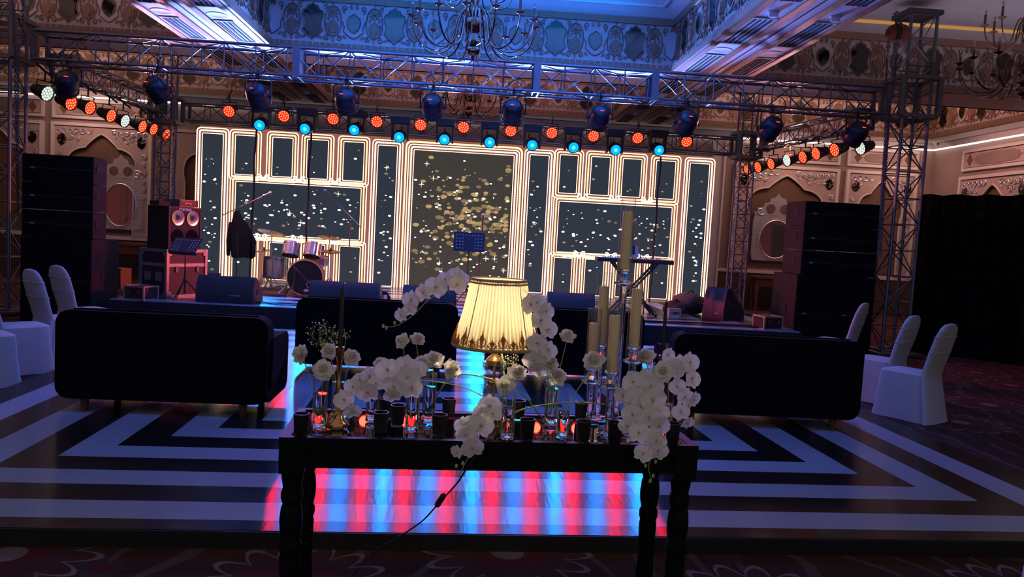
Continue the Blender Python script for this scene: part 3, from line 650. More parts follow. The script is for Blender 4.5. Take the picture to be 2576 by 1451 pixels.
# ---- rear truss: cyan moving heads
def moving_head():
    t = thing('moving_head', 'x', 'moving head')
    # origin = centre of the lens, lens looks to -y and slightly down
    ax = Vector((0, -0.96, -0.28))
    MB().lathe([(0.0, -0.30), (0.09, -0.29), (0.125, -0.22), (0.13, -0.08), (0.108, 0.0), (0.112, 0.012), (0.100, 0.012)], 20, (0, 0, 0), ax).build('head', M_can, t)
    ln = MB().lathe([(0.0, 0.010), (0.060, 0.008), (0.100, 0.0)], 20, (0, 0, 0), ax).build('lens', M_cyan, t)
    MB().lathe([(0.0, 0.016), (0.036, 0.014)], 14, (0, 0, 0), ax).build('lens_core', M_cyancore, ln)
    for s in (-1, 1): MB().box((s*0.155, 0.14, 0.12), (0.035, 0.13, 0.34), None, 1.0).build('yoke_arm', M_black, t)
    MB().box((0, 0.14, 0.34), (0.36, 0.26, 0.13)).box((0, 0.14, 0.27), (0.30, 0.2, 0.03)).build('base', M_black, t)
    MB().box((0, 0.30, 0.36), (0.07, 0.22, 0.06)).box((0, 0.40, 0.34), (0.05, 0.10, 0.12)).build('clamp', M_black, t)
    return t
proto = None
for i, (px, py) in enumerate(HEADS_PX):
    o = moving_head() if proto is None else copy_tree(proto); proto = proto or o
    o.location = at(px, py, HEAD_Y); o.rotation_euler = (0, 0, (0.10, -0.05, -0.15, -0.05, 0.0, 0.05, 0.0, 0.05, 0.05, 0.1)[i]); 
    tag(o, 'moving head lamp with glowing cyan lens on the rear truss, %s from the left' % ORD[i], 'moving head', 'cyan moving heads on the rear truss')

# ---- led par cans
def par_can(white=False):
    t = thing('par_can', 'x', 'par can')
    # origin = centre of the face, face looks along -y
    MB().lathe([(0.0, -0.25), (0.07, -0.25), (0.085, -0.20), (0.095, -0.10), (0.118, -0.03), (0.122, 0.02), (0.112, 0.02)], 18, (0, 0, 0), (0, -1, 0)).build('housing', M_black, t)
    pl = MB().lathe([(0.0, 0.0), (0.113, 0.0)], 18, (0, 0, 0), (0, -1, 0)).build('face_plate', M_ledplatew if white else M_ledplate, t)
    q = MB()
    for r, n in ((0, 1), (0.048, 6), (0.090, 12)):
        for k in range(n):
            a = 2*PI*k/n+0.2*n; q.lathe([(0.0, 0.008), (0.010, 0.007), (0.014, 0.002)], 8, (r*math.cos(a), 0, r*math.sin(a)), (0, -1, 0))
    q.build('led_cluster', M_ledwhite if white else M_ledred, pl)
    MB().tube([(-0.135, 0.08, 0), (-0.135, 0.09, 0.16), (0.135, 0.09, 0.16), (0.135, 0.08, 0)], 0.010, 6).cyl((0, 0.09, 0.16), (0, 0.13, 0.31), 0.014, n=6).cyl((0, -0.05, 0.25), (0, 0.31, 0.36), 0.016, n=6).build('yoke', M_black, t)
    return t
RED = par_can(); WHT = par_can(True); used = {}
def place_par(p, rz, rx, label, white, group):
    src = WHT if white else RED
    o = copy_tree(src) if used.get(white) else src; used[white] = True
    o.location = p; o.rotation_euler = (rx, 0, rz); tag(o, label, 'par can', group)
for i, (px, py) in enumerate(REDS_PX): place_par(at(px, py, 15.66), 0.0, 0.35, 'glowing red par can on the rear truss, %s from the left' % ORD[i], False, 'red par cans on the rear truss')
SL = [(118, 235, 1), (178, 259, 0), (226, 271, 0), (279, 291, 0), (314, 304, 1), (358, 318, 0), (386, 325, 0), (418, 338, 0)]
for i, (px, py, wh) in enumerate(SL): place_par(onx(px, py, -6.45 if i == 0 else -6.30), 1.28, 0.3, '%s par can under the left side truss, %s from the front' % ('white-lit' if wh else 'glowing red', ORD[i]), bool(wh), 'par cans under the left side truss')
SR = [(2165, 372, 1), (2100, 377, 0), (2053, 386, 0), (2020, 395, 0), (1980, 403, 1), (1940, 412, 0), (1907, 420, 0), (1880, 427, 0)]
for i, (px, py, wh) in enumerate(SR): place_par(onx(px, py, 6.42 if i == 0 else 6.12 if i < 4 else (5.98 if i < 6 else 5.84)), -1.28, 0.3, '%s par can under the right side truss, %s from the front' % ('white-lit' if wh else 'glowing red', ORD[i]), bool(wh), 'par cans under the right side truss')

# ---- chandeliers
M_brass = mat('chandelier_brass', (0.26, 0.165, 0.125), 0.18, 1.0)
M_candle_tube = mat('candle_sleeve', (0.16, 0.11, 0.07), 0.5)
M_bulb = mat('unlit_bulb', (0.7, 0.7, 0.75), 0.1, trans=0.8, var=0)
arm_lo = MB().tube(bez((0.08, 0, 0.42), (0.16, 0, 0.75), (0.26, 0, 0.40), (0.28, 0, 0.22), 8)+bez((0.28, 0, 0.22), (0.32, 0, -0.12), (0.86, 0, -0.16), (0.88, 0, 0.40), 12)[1:], 0.012, 6).mesh('arm', M_brass)
arm_up = MB().tube(bez((0.06, 0, 0.95), (0.12, 0, 1.2), (0.18, 0, 1.0), (0.2, 0, 0.82), 8)+bez((0.2, 0, 0.82), (0.24, 0, 0.56), (0.56, 0, 0.56), (0.58, 0, 0.98), 12)[1:], 0.010, 6).mesh('arm', M_brass)
cup_me = MB().lathe([(0.0, -0.02), (0.02, -0.015), (0.05, 0.0), (0.062, 0.015), (0.05, 0.02), (0.018, 0.02)], 12).mesh('drip_cup', M_brass)
cs_me = MB().cyl((0, 0, 0.015), (0, 0, 0.17), 0.018, n=8).mesh('candle_sleeve', M_candle_tube)
bu_me = MB().lathe([(0.010, 0.17), (0.017, 0.19), (0.015, 0.215), (0.0, 0.255)], 8).mesh('bulb', M_bulb)
def chandelier(label, loc, sc):
    t = thing('chandelier', label, 'chandelier', loc); t.scale = (sc, sc, sc)
    MB().ball((0, 0, 0.0), 0.10, 18, 12, (1, 1, 0.85)).lathe([(0.0, -0.14), (0.02, -0.12), (0.03, -0.08)], 12).build('ball_finial', M_brass, t)
    MB().lathe([(0.03, 0.07), (0.11, 0.12), (0.06, 0.18), (0.05, 0.24), (0.10, 0.30), (0.13, 0.38), (0.10, 0.46), (0.05, 0.52), (0.04, 0.66), (0.07, 0.74), (0.05, 0.80), (0.09, 0.90), (0.10, 0.98), (0.05, 1.06), (0.03, 1.2), (0.05, 1.28), (0.02, 1.36)], 16).build('stem', M_brass, t)
    MB().cyl((0, 0, 1.34), (0, 0, (ZT-loc[2])/sc), 0.012, n=6).build('hanging_rod', M_brass, t)
    for k in range(14):
        a = link('arm', arm_lo, t, rot=(0, 0, 2*PI*k/14+0.1)); zz = 0.40+0.0
        c = link('drip_cup', cup_me, a, loc=(0.88, 0, zz)); link('candle_sleeve', cs_me, a, loc=(0.88, 0, zz)); link('bulb', bu_me, a, loc=(0.88, 0, zz))
    for k in range(8):
        a = link('arm', arm_up, t, rot=(0, 0, 2*PI*k/8+0.3))
        c = link('drip_cup', cup_me, a, loc=(0.58, 0, 0.98)); link('candle_sleeve', cs_me, a, loc=(0.58, 0, 0.98)); link('bulb', bu_me, a, loc=(0.58, 0, 0.98))
    return t
chandelier('large brass chandelier with curved arms hanging at the top centre', at(1190, 128, 10.95), 0.97)
chandelier('far brass chandelier hanging above the middle of the video wall', at(1178, 283, 17.0), 0.95)
chandelier('brass chandelier partly cut off at the upper right edge', at(2574, 228, 11.3), 1.0)
# ================================================================== VIDEO WALL
LY = 16.42
def emat(name, col, s, base=None): return mat(name, base or (0.006, 0.006, 0.007), 0.8, spec=0.02, var=0, emit=col, estr=s)
M_scr = emat('screen_dark', (0.020, 0.026, 0.036), 1.0); M_scrc = emat('screen_dark_gold', (0.036, 0.032, 0.027), 1.0)
M_bar = emat('screen_rose_brown', (0.23, 0.080, 0.056), 1.0); M_ln = emat('screen_gold_line', (1.0, 0.76, 0.55), 1.5); M_bd = emat('screen_bead', (1.0, 0.60, 0.37), 1.2)
M_dk = emat('screen_brown', (0.16, 0.045, 0.02), 1.0); M_dot = emat('screen_dot_white', (1.0, 0.93, 0.74), 2.0); M_dotg = emat('screen_dot_gold', (0.70, 0.47, 0.20), 0.5); M_dotd = emat('screen_dot_dim', (0.34, 0.23, 0.12), 0.55)
led = thing('led_video_wall', 'bright video wall showing gilded panel frames and golden sparkles', 'video wall', (0, LY, SZ))
WX0, WX1, WZ0, WZ1 = -5.67, 5.14, 0.0, 3.42-SZ
MB().box(((WX0+WX1)/2, 0.07, (WZ0+WZ1)/2), (WX1-WX0, 0.13, WZ1-WZ0)).build('cabinet', M_matte, led)
MB().box(((WX0+WX1)/2, 0.0, (WZ0+WZ1)/2), (WX1-WX0-0.01, 0.01, WZ1-WZ0-0.01)).build('screen', M_bar, led)
q = MB()
for s in range(12):
    x = WX0+0.45+s*0.9; q.box((x, 0.33, 1.2), (0.04, 0.04, 2.4)).bar((x, 0.15, 2.3), (x, 0.75, 0.02), 0.04, 0.04); q.box((x, 0.45, 0.02), (0.05, 0.62, 0.04))
q.build('rear_support', M_dsteel, led)
cols4 = [(-4.93, -4.53), (-4.17, -3.77), (-3.46, -3.04), (-2.71, -2.30)]; colr4 = [(1.83, 2.20), (2.50, 2.89), (3.18, 3.57), (3.90, 4.30)]
PAN = [(-5.60, -5.19, 0.32, 3.26, 0), (-2.0, -1.61, 0.30, 3.23, 0), (-1.25, 0.84, 0.34, 3.18, 1), (1.19, 1.58, 0.32, 3.22, 0), (4.63, 5.04, 0.36, 3.25, 0), (-4.90, -2.33, 1.24, 2.31, 0), (1.86, 4.29, 1.22, 2.28, 0)]
for (a, b) in cols4+colr4: PAN += [(a, b, 2.47, 3.26, 0), (a, b, 0.32, 1.08, 0)]
for (a, b, z0, z1, big) in PAN:
    cx, cz = (a+b)/2, (z0+z1)/2-SZ; w_, h_ = b-a, z1-z0; M = WALL(cx, -0.006, cz)
    MB().plate(rrect(w_, h_, 0.02), M, 0.002).build('dark_panel', M_scrc if big else M_scr, led)
    def rg(d0, d1, m, dz=0.003, rr=0.03):
        MB().ring(rrect(w_+2*d1, h_+2*d1, 0.014+d1*0.55), rrect(w_+2*d0, h_+2*d0, 0.014+d0*0.55), M, dz).build('gilt_frame', m, led)
    rg(0.0, 0.016, M_ln); rg(0.016, 0.040, M_dk); rg(0.085, 0.105, M_dk); rg(0.105, 0.128, M_ln)
    if big: rg(0.135, 0.15, M_dk); rg(0.15, 0.19, M_bd); rg(0.19, 0.205, M_dk)
    bd = MB(); W2, H2 = w_+0.125, h_+0.125; P = rrect(W2, H2, 0.045, 3); per = []
    for i in range(len(P)):
        u = Vector((*P[i], 0)); v = Vector((*P[(i+1) % len(P)], 0)); n = max(1, int((v-u).length/0.036))
        for k in range(n): per.append(u.lerp(v, k/n))
    for c in per: bd.plate(circ(0.0215, 6, c.x, c.y), M, 0.004)
    bd.build('bead_row', M_bd if (z1-z0) < 2 else M_ln, led)['kind'] = 'stuff'
# gilded scrolls where the small frames meet the wide ones
sc = MB()
for cl, zz in ((cols4, (2.39, 1.16)), (colr4, (2.375, 1.15))):
    for z in zz:
        for i in range(3):
            xm = (cl[i][1]+cl[i+1][0])/2
            for s in (-1, 1):
                sc.tube([(p[0], -0.012, p[1]) for p in spiral(xm+s*0.085, z-SZ+0.03, 0.07, 1.2, 1.0 if s > 0 else 2.1, s)], 0.014, 5)
                sc.tube([(xm+s*0.10, -0.012, z-SZ-0.035), (xm+s*0.25, -0.012, z-SZ-0.02), (xm+s*0.36, -0.012, z-SZ-0.035)], 0.012, 5)
            sc.plate(circ(0.05, 8, xm, z-SZ, 1.7, 0.5), WALL(0, -0.012, 0), 0.003)
sc.build('gilt_scroll', M_ln, led)
r2 = random.Random(11); d1, d2, d3 = MB(), MB(), MB(); star = MB()
def dot(m, x, z, r, e=0.55, yy=-0.010): m.plate([(x+r*math.cos(t), z+r*e*math.sin(t)) for t in [2*PI*i/10 for i in range(10)]], WALL(0, yy, 0), 0.001)
for (a, b, z0, z1, big) in PAN:
    A = (b-a)*(z1-z0); n1 = int(A*(24 if big else (26 if A > 1.5 else (20 if A > 0.9 else 9)))); 
    for _ in range(n1):
        x = r2.uniform(a+0.05, b-0.05); t = r2.betavariate(2.0, 2.2) if A > 0.9 else r2.random(); z = z0+0.04+(z1-z0-0.08)*t
        dot(d1 if r2.random() < (0.8 if z < 2.45 else 0.35) else d2, x, z-SZ, r2.choice((0.012, 0.02, 0.026, 0.034)))
    for _ in range(int(A*(34 if big else 2.5))):
        x = r2.uniform(a+0.1, b-0.1) if not big else min(b-0.1, max(a+0.1, r2.gauss((a+b)/2+0.25, 0.5))); z = (r2.uniform(z0+0.06, z1-0.06) if not big else min(z1-0.1, max(z0+0.1, r2.gauss(1.75, 0.55))))
        dot(d2 if big and r2.random() < 0.45 else d3, x, z-SZ, r2.uniform(0.03, 0.075 if big else 0.045), 0.6, -0.0088)
for (px, py) in ((973, 422), (1074, 412), (1090, 448), (1060, 464), (851, 488), (729, 536), (1105, 661), (1244, 651), (1267, 681), (757, 560), (1222, 650)):
    p = at(px, py, LY); x, z = p.x, p.z-SZ
    star.plate([(x+(0.065 if k % 2 == 0 else 0.008)*math.cos(k*PI/4)*(1 if k % 4 == 0 or k % 2 else 1), z+(0.065 if k % 2 == 0 else 0.008)*math.sin(k*PI/4)) for k in range(8)], WALL(0, -0.011, 0), 0.001)
d1.build('sparkle_dots', M_dot, led)['kind'] = 'stuff'; d2.build('gold_dots', M_dotg, led)['kind'] = 'stuff'; d3.build('dim_dots', M_dotd, led)['kind'] = 'stuff'; star.build('star_glints', M_dot, led)['kind'] = 'stuff'

# ================================================================== STAGE EQUIPMENT
M_grille = mat('speaker_grille', (0.005, 0.005, 0.006), 0.8, bump=0.5, bscale=300, spec=0.08)
M_cabp = mat('speaker_paint', (0.016, 0.012, 0.016), 0.75, spec=0.2, bump=0.3, bscale=200)
def spk_box(label, x0, x1, y0, d, z0, z1, group, side=1, handles=1):
    w_, h_ = x1-x0, z1-z0
    t = thing('loudspeaker', label, 'loudspeaker', ((x0+x1)/2, y0+d/2, z0), 0, group)
    MB().box((0, 0, h_/2), (w_-0.008, d, h_-0.008)).build('cabinet', M_cabp, t)
    MB().box((0, -d/2-0.008, h_/2), (w_-0.03, 0.02, h_-0.03)).build('grille', M_grille, t)
    MB().box((0, -d/2-0.014, h_/2), (w_-0.035, 0.012, 0.012)).build('grille_bar', M_black, t)
    for k in range(handles): 
        MB().box((side*(w_/2-0.001), -0.05, h_*(k+0.55)/handles), (0.012, 0.16, 0.10)).build('side_handle', M_matte, t)
        MB().plate(circ(0.035, 12, -w_/2+0.16, h_*(k+0.5)/handles, 1.0, 0.45), WALL(0, -d/2-0.018, 0), 0.004).build('badge', mat('badge_grey', (0.16, 0.17, 0.18), 0.4), t)
    return t
# right stack
for i, n in enumerate(('bottom', 'middle', 'top')):
    spk_box('%s array speaker of the right stack by the wall mirror' % n, 5.27, 6.50, 12.0, 0.72, 1.15+0.39*i, 1.15+0.39*(i+1), 'right speaker stack', -1)
for n, a, b in (('left', 5.22, 5.86), ('right', 5.865, 6.505)):
    spk_box('%s tall black subwoofer at the bottom of the right stack' % n, a, b, 11.98, 0.95, DF, 1.148, 'right subwoofers', -1)
# left stack
for i, n in enumerate(('bottom', 'middle', 'top')):
    spk_box('%s array speaker of the left stack behind the covered chairs' % n, -6.42, -5.42, 11.45, 0.40, 1.13+0.395*i, 1.13+0.395*(i+1), 'left speaker stack', 1)
for n, a, b in (('left', -6.42, -5.925), ('right', -5.92, -5.42)):
    spk_box('%s tall black subwoofer at the bottom of the left stack' % n, a, b, 11.43, 0.85, DF, 1.128, 'left subwoofers', 1)

# black drape partition
dr = thing('drape_partition', 'tall black drape partition standing behind the right chairs', 'drape', (7.52, 12.62, DF), math.atan2(-1.18, 1.19))
P = []; Ld = 4.2; n = 120
for j in range(2):
    P.append([Vector((Ld*i/n, 0.035*math.sin(i*0.9)+0.015*math.sin(i*2.3), (2.66+0.012*math.sin(i*0.5)) if j else 0.01)) for i in range(n+1)])
MB().grid(P).build('curtain', mat('black_drape', (0.0035, 0.0035, 0.004), 0.95, spec=0.1), dr)
MB().cyl((0, 0.06, 2.63), (Ld, 0.06, 2.63), 0.02).build('cross_bar', M_dsteel, dr)
for x in (0.05, 2.1, 4.1): MB().cyl((x, 0.09, 0.0), (x, 0.09, 2.63), 0.022).box((x, 0.09, 0.01), (0.4, 0.4, 0.02)).build('upright', M_dsteel, dr)

# stage monitors
def wedge(label, x0, x1, y0, rz=0.0, h=0.40, d=0.52, z=SZ, group='stage monitors along the stage edge'):
    w_ = x1-x0; t = thing('stage_monitor', label, 'stage monitor', ((x0+x1)/2, y0, z), rz, group)
    prof = [(0.0, 0.0), (-0.02, 0.10), (0.0, 0.24), (0.05, h*0.9), (0.10, h), (0.15, h*0.99), (d, 0.12), (d, 0.0)]
    M = Matrix(((0, 0, 1, -w_/2), (1, 0, 0, 0), (0, 1, 0, 0), (0, 0, 0, 1)))
    MB().plate(prof[::-1], M, w_).build('cabinet', mat('monitor_paint', (0.016, 0.018, 0.028), 0.55, bump=0.2, bscale=150), t)
    MB().plate([(0.16, h*0.965), (d-0.01, 0.14), (d+0.003, 0.155), (0.173, h*0.98)][::-1], T(-w_/2+0.02) @ Matrix(((0, 0, 1, 0), (1, 0, 0, 0), (0, 1, 0, 0), (0, 0, 0, 1))), w_-0.04).build('grille', M_grille, t)
    for s in (-1, 1): MB().box((s*(w_/2+0.001), 0.2, 0.17), (0.012, 0.13, 0.07)).build('side_handle', M_matte, t)
    MB().box((w_*0.18, -0.012, 0.11), (w_*0.2, 0.012, 0.035)).build('rear_plate', mat('plate_grey', (0.25, 0.25, 0.28), 0.4), t)
    return t
def X_(px, py=745, Y=11.75): return at(px, py, Y).x
wedge('rounded stage monitor at the stage edge next to the left music stand', X_(498), X_(642), 11.66)
wedge('stage monitor at the stage edge below the bass drum', X_(778), X_(862), 11.72)
wedge('stage monitor at the stage edge below the small grey mixer', X_(866), X_(955), 11.72)
wedge('stage monitor half hidden by the high orchid spray', X_(1012), X_(1148), 11.76)
wedge('stage monitor at the stage edge just right of the lampshade', X_(1380), X_(1500), 11.80)
wedge('dark wedge monitor in front of the left screen column', at(505, 700, 13.6).x, at(588, 700, 13.6).x, 12.75, 0.1, 0.36, 0.5, SZ, 'loose monitors on stage')
wedge('tipped black monitor beside the soft bags on the right', at(1752, 790, 13.0).x, at(1812, 790, 13.0).x, 12.75, -0.9, 0.55, 0.62, SZ, 'loose monitors on stage')

# road case and bass amp
def edges(mb, w_, d, h, t, z=0):
    for x in (-w_/2, w_/2):
        for y in (-d/2, d/2): mb.box((x, y, z+h/2), (t*1.06, t*1.06, h*1.01+t))
        for zz in (0, h): mb.box((x, 0, z+zz), (t, d, t))
    for y in (-d/2, d/2):
        for zz in (0, h): mb.box((0, y, z+zz), (w_, t, t))
    return mb
M_ply = mat('case_laminate', (0.045, 0.022, 0.024), 0.5); M_edge = mat('case_edging', (0.45, 0.42, 0.42), 0.35, 0.7)
cw, cdp, chh = 0.58, 0.76, 0.74
RZc = math.radians(-28.5); nc = gz(418, 750, SZ)
ctr = nc + Vector((-cw/2*math.cos(RZc) - cdp/2*math.sin(RZc)*1.0, -cw/2*math.sin(RZc)+cdp/2*math.cos(RZc), 0)); ctr.z = SZ+0.0
rc = thing('road_case', 'tall flight case with metal edging carrying the bass amplifier', 'flight case', ctr, RZc)
MB().box((0, 0, chh/2+0.02), (cw-0.01, cdp-0.01, chh-0.04)).build('body', M_ply, rc)
edges(MB(), cw-0.02, cdp-0.02, chh-0.04, 0.045, 0.02).build('edging', M_edge, rc)
MB().box((0, 0, 0.50), (cw+0.012, cdp+0.012, 0.05)).build('lid_band', M_edge, rc)
for s in (-0.2, 0.2):
    MB().box((cw/2+0.006, s, 0.44), (0.02, 0.05, 0.09)).build('latch', M_steel, rc)
    MB().box((s*0.6, -cdp/2-0.006, 0.32), (0.12, 0.02, 0.13)).build('handle_dish', M_edge, rc)
for sx in (-1, 1):
    for sy in (-1, 1):
        for zz in (0.05, chh-0.05): MB().box((sx*(cw/2-0.03), sy*(cdp/2-0.03), zz), (0.085, 0.085, 0.09)).build('corner', M_edge, rc)
bc = thing('bass_cabinet', 'black bass cabinet with two bare metal cones on the flight case', 'bass amplifier', ctr+Vector((0.0, 0.0, chh)), RZc)
aw, ad, ah = 0.44, 0.60, 0.66
MB().box((0, 0, ah/2), (aw, ad, ah)).build('cabinet', M_case, bc)
edges(MB(), aw, ad, ah-0.02, 0.018, 0.01).build('corner_edging', M_black, bc)
for s in (-0.14, 0.14):
    MB().lathe([(0.0, -0.015), (0.03, -0.01), (0.045, 0.004), (0.105, 0.012), (0.118, 0.014), (0.118, 0.0)], 22, (aw/2, s, 0.49), (1, 0, 0)).build('cone', mat('metal_cone', (0.55, 0.50, 0.46), 0.25, 0.9), bc)
    MB().lathe([(0.0, 0.002), (0.118, 0.004), (0.125, 0.0)], 22, (aw/2, s, 0.19), (1, 0, 0)).build('cone', M_grille, bc)
tx = bpy.data.curves.new('badge_text', 'FONT'); tx.body = 'Hartke'; tx.size = 0.085; tx.align_x = 'CENTER'; tx.extrude = 0.002
to = bpy.data.objects.new('badge_text', tx); COL.objects.link(to); bpy.context.view_layer.update()
tme = bpy.data.meshes.new_from_object(to); bpy.data.objects.remove(to)
tme.materials.clear(); tme.materials.append(mat('badge_white', (0.75, 0.75, 0.78), 0.4))
link('name_badge', tme, bc, loc=(aw/2+0.003, 0.0, 0.60), rot=(PI/2, 0, PI/2))
hd = thing('amplifier_head', 'slim amplifier head lying on the bass cabinet', 'amplifier', ctr+Vector((0.02, 0.05, chh+ah)), RZc)
MB().box((0.03, 0.06, 0.06), (0.30, 0.36, 0.11)).build('chassis', mat('amp_grey', (0.14, 0.13, 0.15), 0.4, 0.4), hd)
MB().box((0.182, 0.06, 0.06), (0.006, 0.34, 0.09)).build('front_panel', M_black, hd)
MB().bar((0.187, -0.02, 0.045), (0.187, 0.03, 0.075), 0.004, 0.012).bar((0.187, 0.03, 0.075), (0.187, 0.08, 0.05), 0.004, 0.012).bar((0.187, 0.08, 0.05), (0.187, 0.11, 0.07), 0.004, 0.012).build('panel_logo', mat('logo_orange', (0.9, 0.3, 0.08), 0.5), hd)
for k in range(4): MB().cyl((0.185, -0.08+0.02*k, 0.09), (0.195, -0.08+0.02*k, 0.09), 0.006, n=8).build('knob', M_steel, hd)
pdl = thing('effects_box', 'low dark box beside the amplifier head on the cabinet', 'amplifier', ctr+Vector((-0.20, -0.14, chh+ah)), RZc)
MB().box((0.10, -0.06, 0.04), (0.2, 0.2, 0.07)).build('case', M_case, pdl); MB().tube([(0.05, -0.1, 0.075), (0.08, -0.06, 0.12), (0.13, -0.06, 0.12), (0.15, -0.1, 0.075)], 0.008, 5).build('handle', M_black, pdl)

def flight(label, px, py, w_, d, h, rz, z=SZ, col=None, open_=False):
    p = gz(px, py, z); t = thing('flight_case', label, 'flight case', p, rz, 'small cases on the stage')
    MB().box((0, 0, h/2), (w_-0.01, d-0.01, h-0.01)).build('body', col or M_ply, t)
    edges(MB(), w_-0.015, d-0.015, h-0.01, 0.022, 0.005).build('edging', M_edge, t)
    for s in (-0.25, 0.25): MB().box((s*w_, -d/2-0.005, h*0.6), (0.05, 0.012, 0.05)).build('latch', M_steel, t)
    MB().box((0, -d/2-0.004, h*0.6), (0.10, 0.01, 0.04)).build('handle', M_black, t)
    return t
flight('small silver-edged case on the floor left of the tall flight case', 355, 752, 0.36, 0.30, 0.20, -0.35)
flight('open rack case with cables at the far right end of the stage', 1930, 826, 0.34, 0.30, 0.20, 0.25, SZ, M_black)
flight('small white-edged power box near the soft bags', 1692, 800, 0.21, 0.18, 0.16, 0.15, SZ, mat('power_box_white', (0.5, 0.5, 0.55), 0.4))
wb = thing('wooden_speaker', 'small wooden speaker standing behind the left subwoofers', 'loudspeaker', at(303, 737, 13.2), -0.3)
MB().box((0, 0, 0.17), (0.22, 0.24, 0.34)).build('cabinet', M_wood, wb); MB().box((0.02, -0.125, 0.17), (0.17, 0.012, 0.28)).build('grille', mat('grille_brown', (0.25, 0.12, 0.05), 0.7, bump=0.5, bscale=150), wb)
MB().lathe([(0.0, 0.0), (0.06, 0.004), (0.07, 0.0)], 16, (0.02, -0.133, 0.12), (0, -1, 0)).build('cone', M_black, wb)
wb.location.z = SZ

# music stands
def music_stand(label, pt, ptw, base, tilt, rz):
    hgt = pt.z-SZ; t = thing('music_stand', label, 'music stand', (pt.x, pt.y, SZ), rz, 'music stands')
    MB().cyl((0, 0, 0.10), (0, 0, hgt*0.55), 0.014).cyl((0, 0, hgt*0.5), (0, 0, hgt), 0.010).build('pole', M_black, t)
    MB().cyl((0, 0, 0.26), (0, 0, 0.32), 0.028).build('collar', M_black, t)
    for k in range(3):
        a = 2*PI*k/3+0.5; MB().tube([(0.02*math.cos(a), 0.02*math.sin(a), 0.30), (0.26*math.cos(a), 0.26*math.sin(a), 0.012)], 0.009, 6).build('leg', M_black, t)
    w_, h_ = ptw, ptw*0.62; M = T(0, 0, hgt) @ RX(tilt)
    q = MB(); q.box((0, 0.0, 0), (w_, 0.006, h_)); q.box((0, 0.03, -h_/2), (w_, 0.06, 0.006))
    q.build('desk', mat('stand_blue_black', (0.02, 0.025, 0.06), 0.4), t, M=M)
    hm = MB()
    for i in range(9):
        for j in range(5):
            if abs(i-4) < 2 and j < 4: continue
            hm.plate(circ(w_*0.018, 8, (i-4)*w_*0.10, (j-2)*h_*0.17), WALL(0, -0.0035, 0), 0.002)
    hm.build('hole_discs', mat('painted_hole_light', (0.75, 0.7, 0.7), 0.5), t, M=M)  # pale discs; the light showing through the holes is painted on
    return t
music_stand('black perforated music stand in front of the flight case', at(467, 616, 11.85), 0.46, None, -0.75, -0.25)
music_stand('perforated music stand at the centre of the stage above the lampshade', at(1180, 608, 12.6), 0.50, None, -0.1, 0.0)

def mic_stand(label, foot, top, boom_a, boom_b, col=None):
    # foot on the stage, straight pole to top, boom from boom_a (clip) to boom_b (microphone)
    t = thing('microphone_stand', label, 'microphone stand', (foot.x, foot.y, SZ), 0, 'microphone stands'); o = Vector((foot.x, foot.y, SZ))
    MB().cyl((0, 0, 0.08), top-o, 0.011, n=8).build('pole', M_dsteel, t)
    for k in range(3):
        a = 2*PI*k/3+0.3; MB().tube([(0, 0, 0.20), (0.25*math.cos(a), 0.25*math.sin(a), 0.012)], 0.009, 6).build('leg', M_black, t)
    if boom_a is not None:
        MB().cyl(boom_a-o, boom_b-o, 0.008, n=8).build('boom', M_dsteel, t); MB().ball(top-o, 0.025, 8, 6).build('clutch', M_black, t)
    e = boom_b if boom_b is not None else top; dv = (boom_b-boom_a).normalized() if boom_a is not None else Vector((0, -0.5, 0.85))
    m = MB().tube([e-o, e-o+dv*0.13, e-o+dv*0.15], [0.012, 0.018, 0.018], 10).build('microphone', M_dsteel, t)
    MB().ball(e-o+dv*0.17, 0.027, 10, 8).build('grille_ball', M_steel, m)
    return t
Yd = 13.9
mic_stand('tall boom microphone stand carrying the dark jacket', Vector((at(594, 690, Yd).x, Yd, 0)), at(598, 533, Yd), at(560, 541, Yd), at(658, 495, Yd))
mic_stand('tall boom microphone stand right of the drum kit', Vector((at(872, 700, Yd).x, Yd, 0)), at(883, 555, Yd), at(908, 572, Yd), at(835, 497, Yd))
mic_stand('low boom microphone stand before the bass drum', Vector((at(738, 728, 13.35).x, 13.35, 0)), at(742, 676, 13.35), at(728, 658, 13.35), at(771, 704, 13.35))
mic_stand('slim microphone stand behind the central music stand', Vector((at(1200, 720, 13.2).x, 13.2, 0)), at(1214, 562, 13.2), None, None)

# jacket hung on the boom stand
jk = thing('jacket', 'dark jacket draped over the tall boom stand', 'jacket', (at(600, 590, 13.75).x, 13.75, SZ))
pr_ = [(530, 597, 3), (545, 597, 9), (560, 600, 17), (580, 605, 25), (605, 609, 28), (630, 609, 29), (648, 610, 26)]; P = []; o = jk.location
for (py, pxc, hw) in pr_:
    c = at(pxc, py, 13.75)-o; hwm = hw*13.75/1939
    P.append([c+Vector((hwm*(1+0.05*math.sin(5*a))*math.cos(a), 0.11*(1+0.15*math.sin(7*a))*math.sin(a), 0.012*math.sin(4*a))) for a in [2*PI*k/28 for k in range(29)]])
MB().grid(P).build('cloth', mat('jacket_cloth', (0.0025, 0.003, 0.005), 0.95, spec=0.05), jk)
MB().bar(P[3][20], P[6][20], 0.02, 0.015).build('front_seam', M_matte, jk)
for s, k in ((-1, 14), (1, 0)): MB().tube([P[2][k]+Vector((0, -0.03, 0)), P[4][k]+Vector((s*0.02, -0.05, 0)), P[5][k]+Vector((s*0.015, -0.05, -0.1))], [0.035, 0.04, 0.03], 8).build('sleeve', MATS['jacket_cloth'], jk)

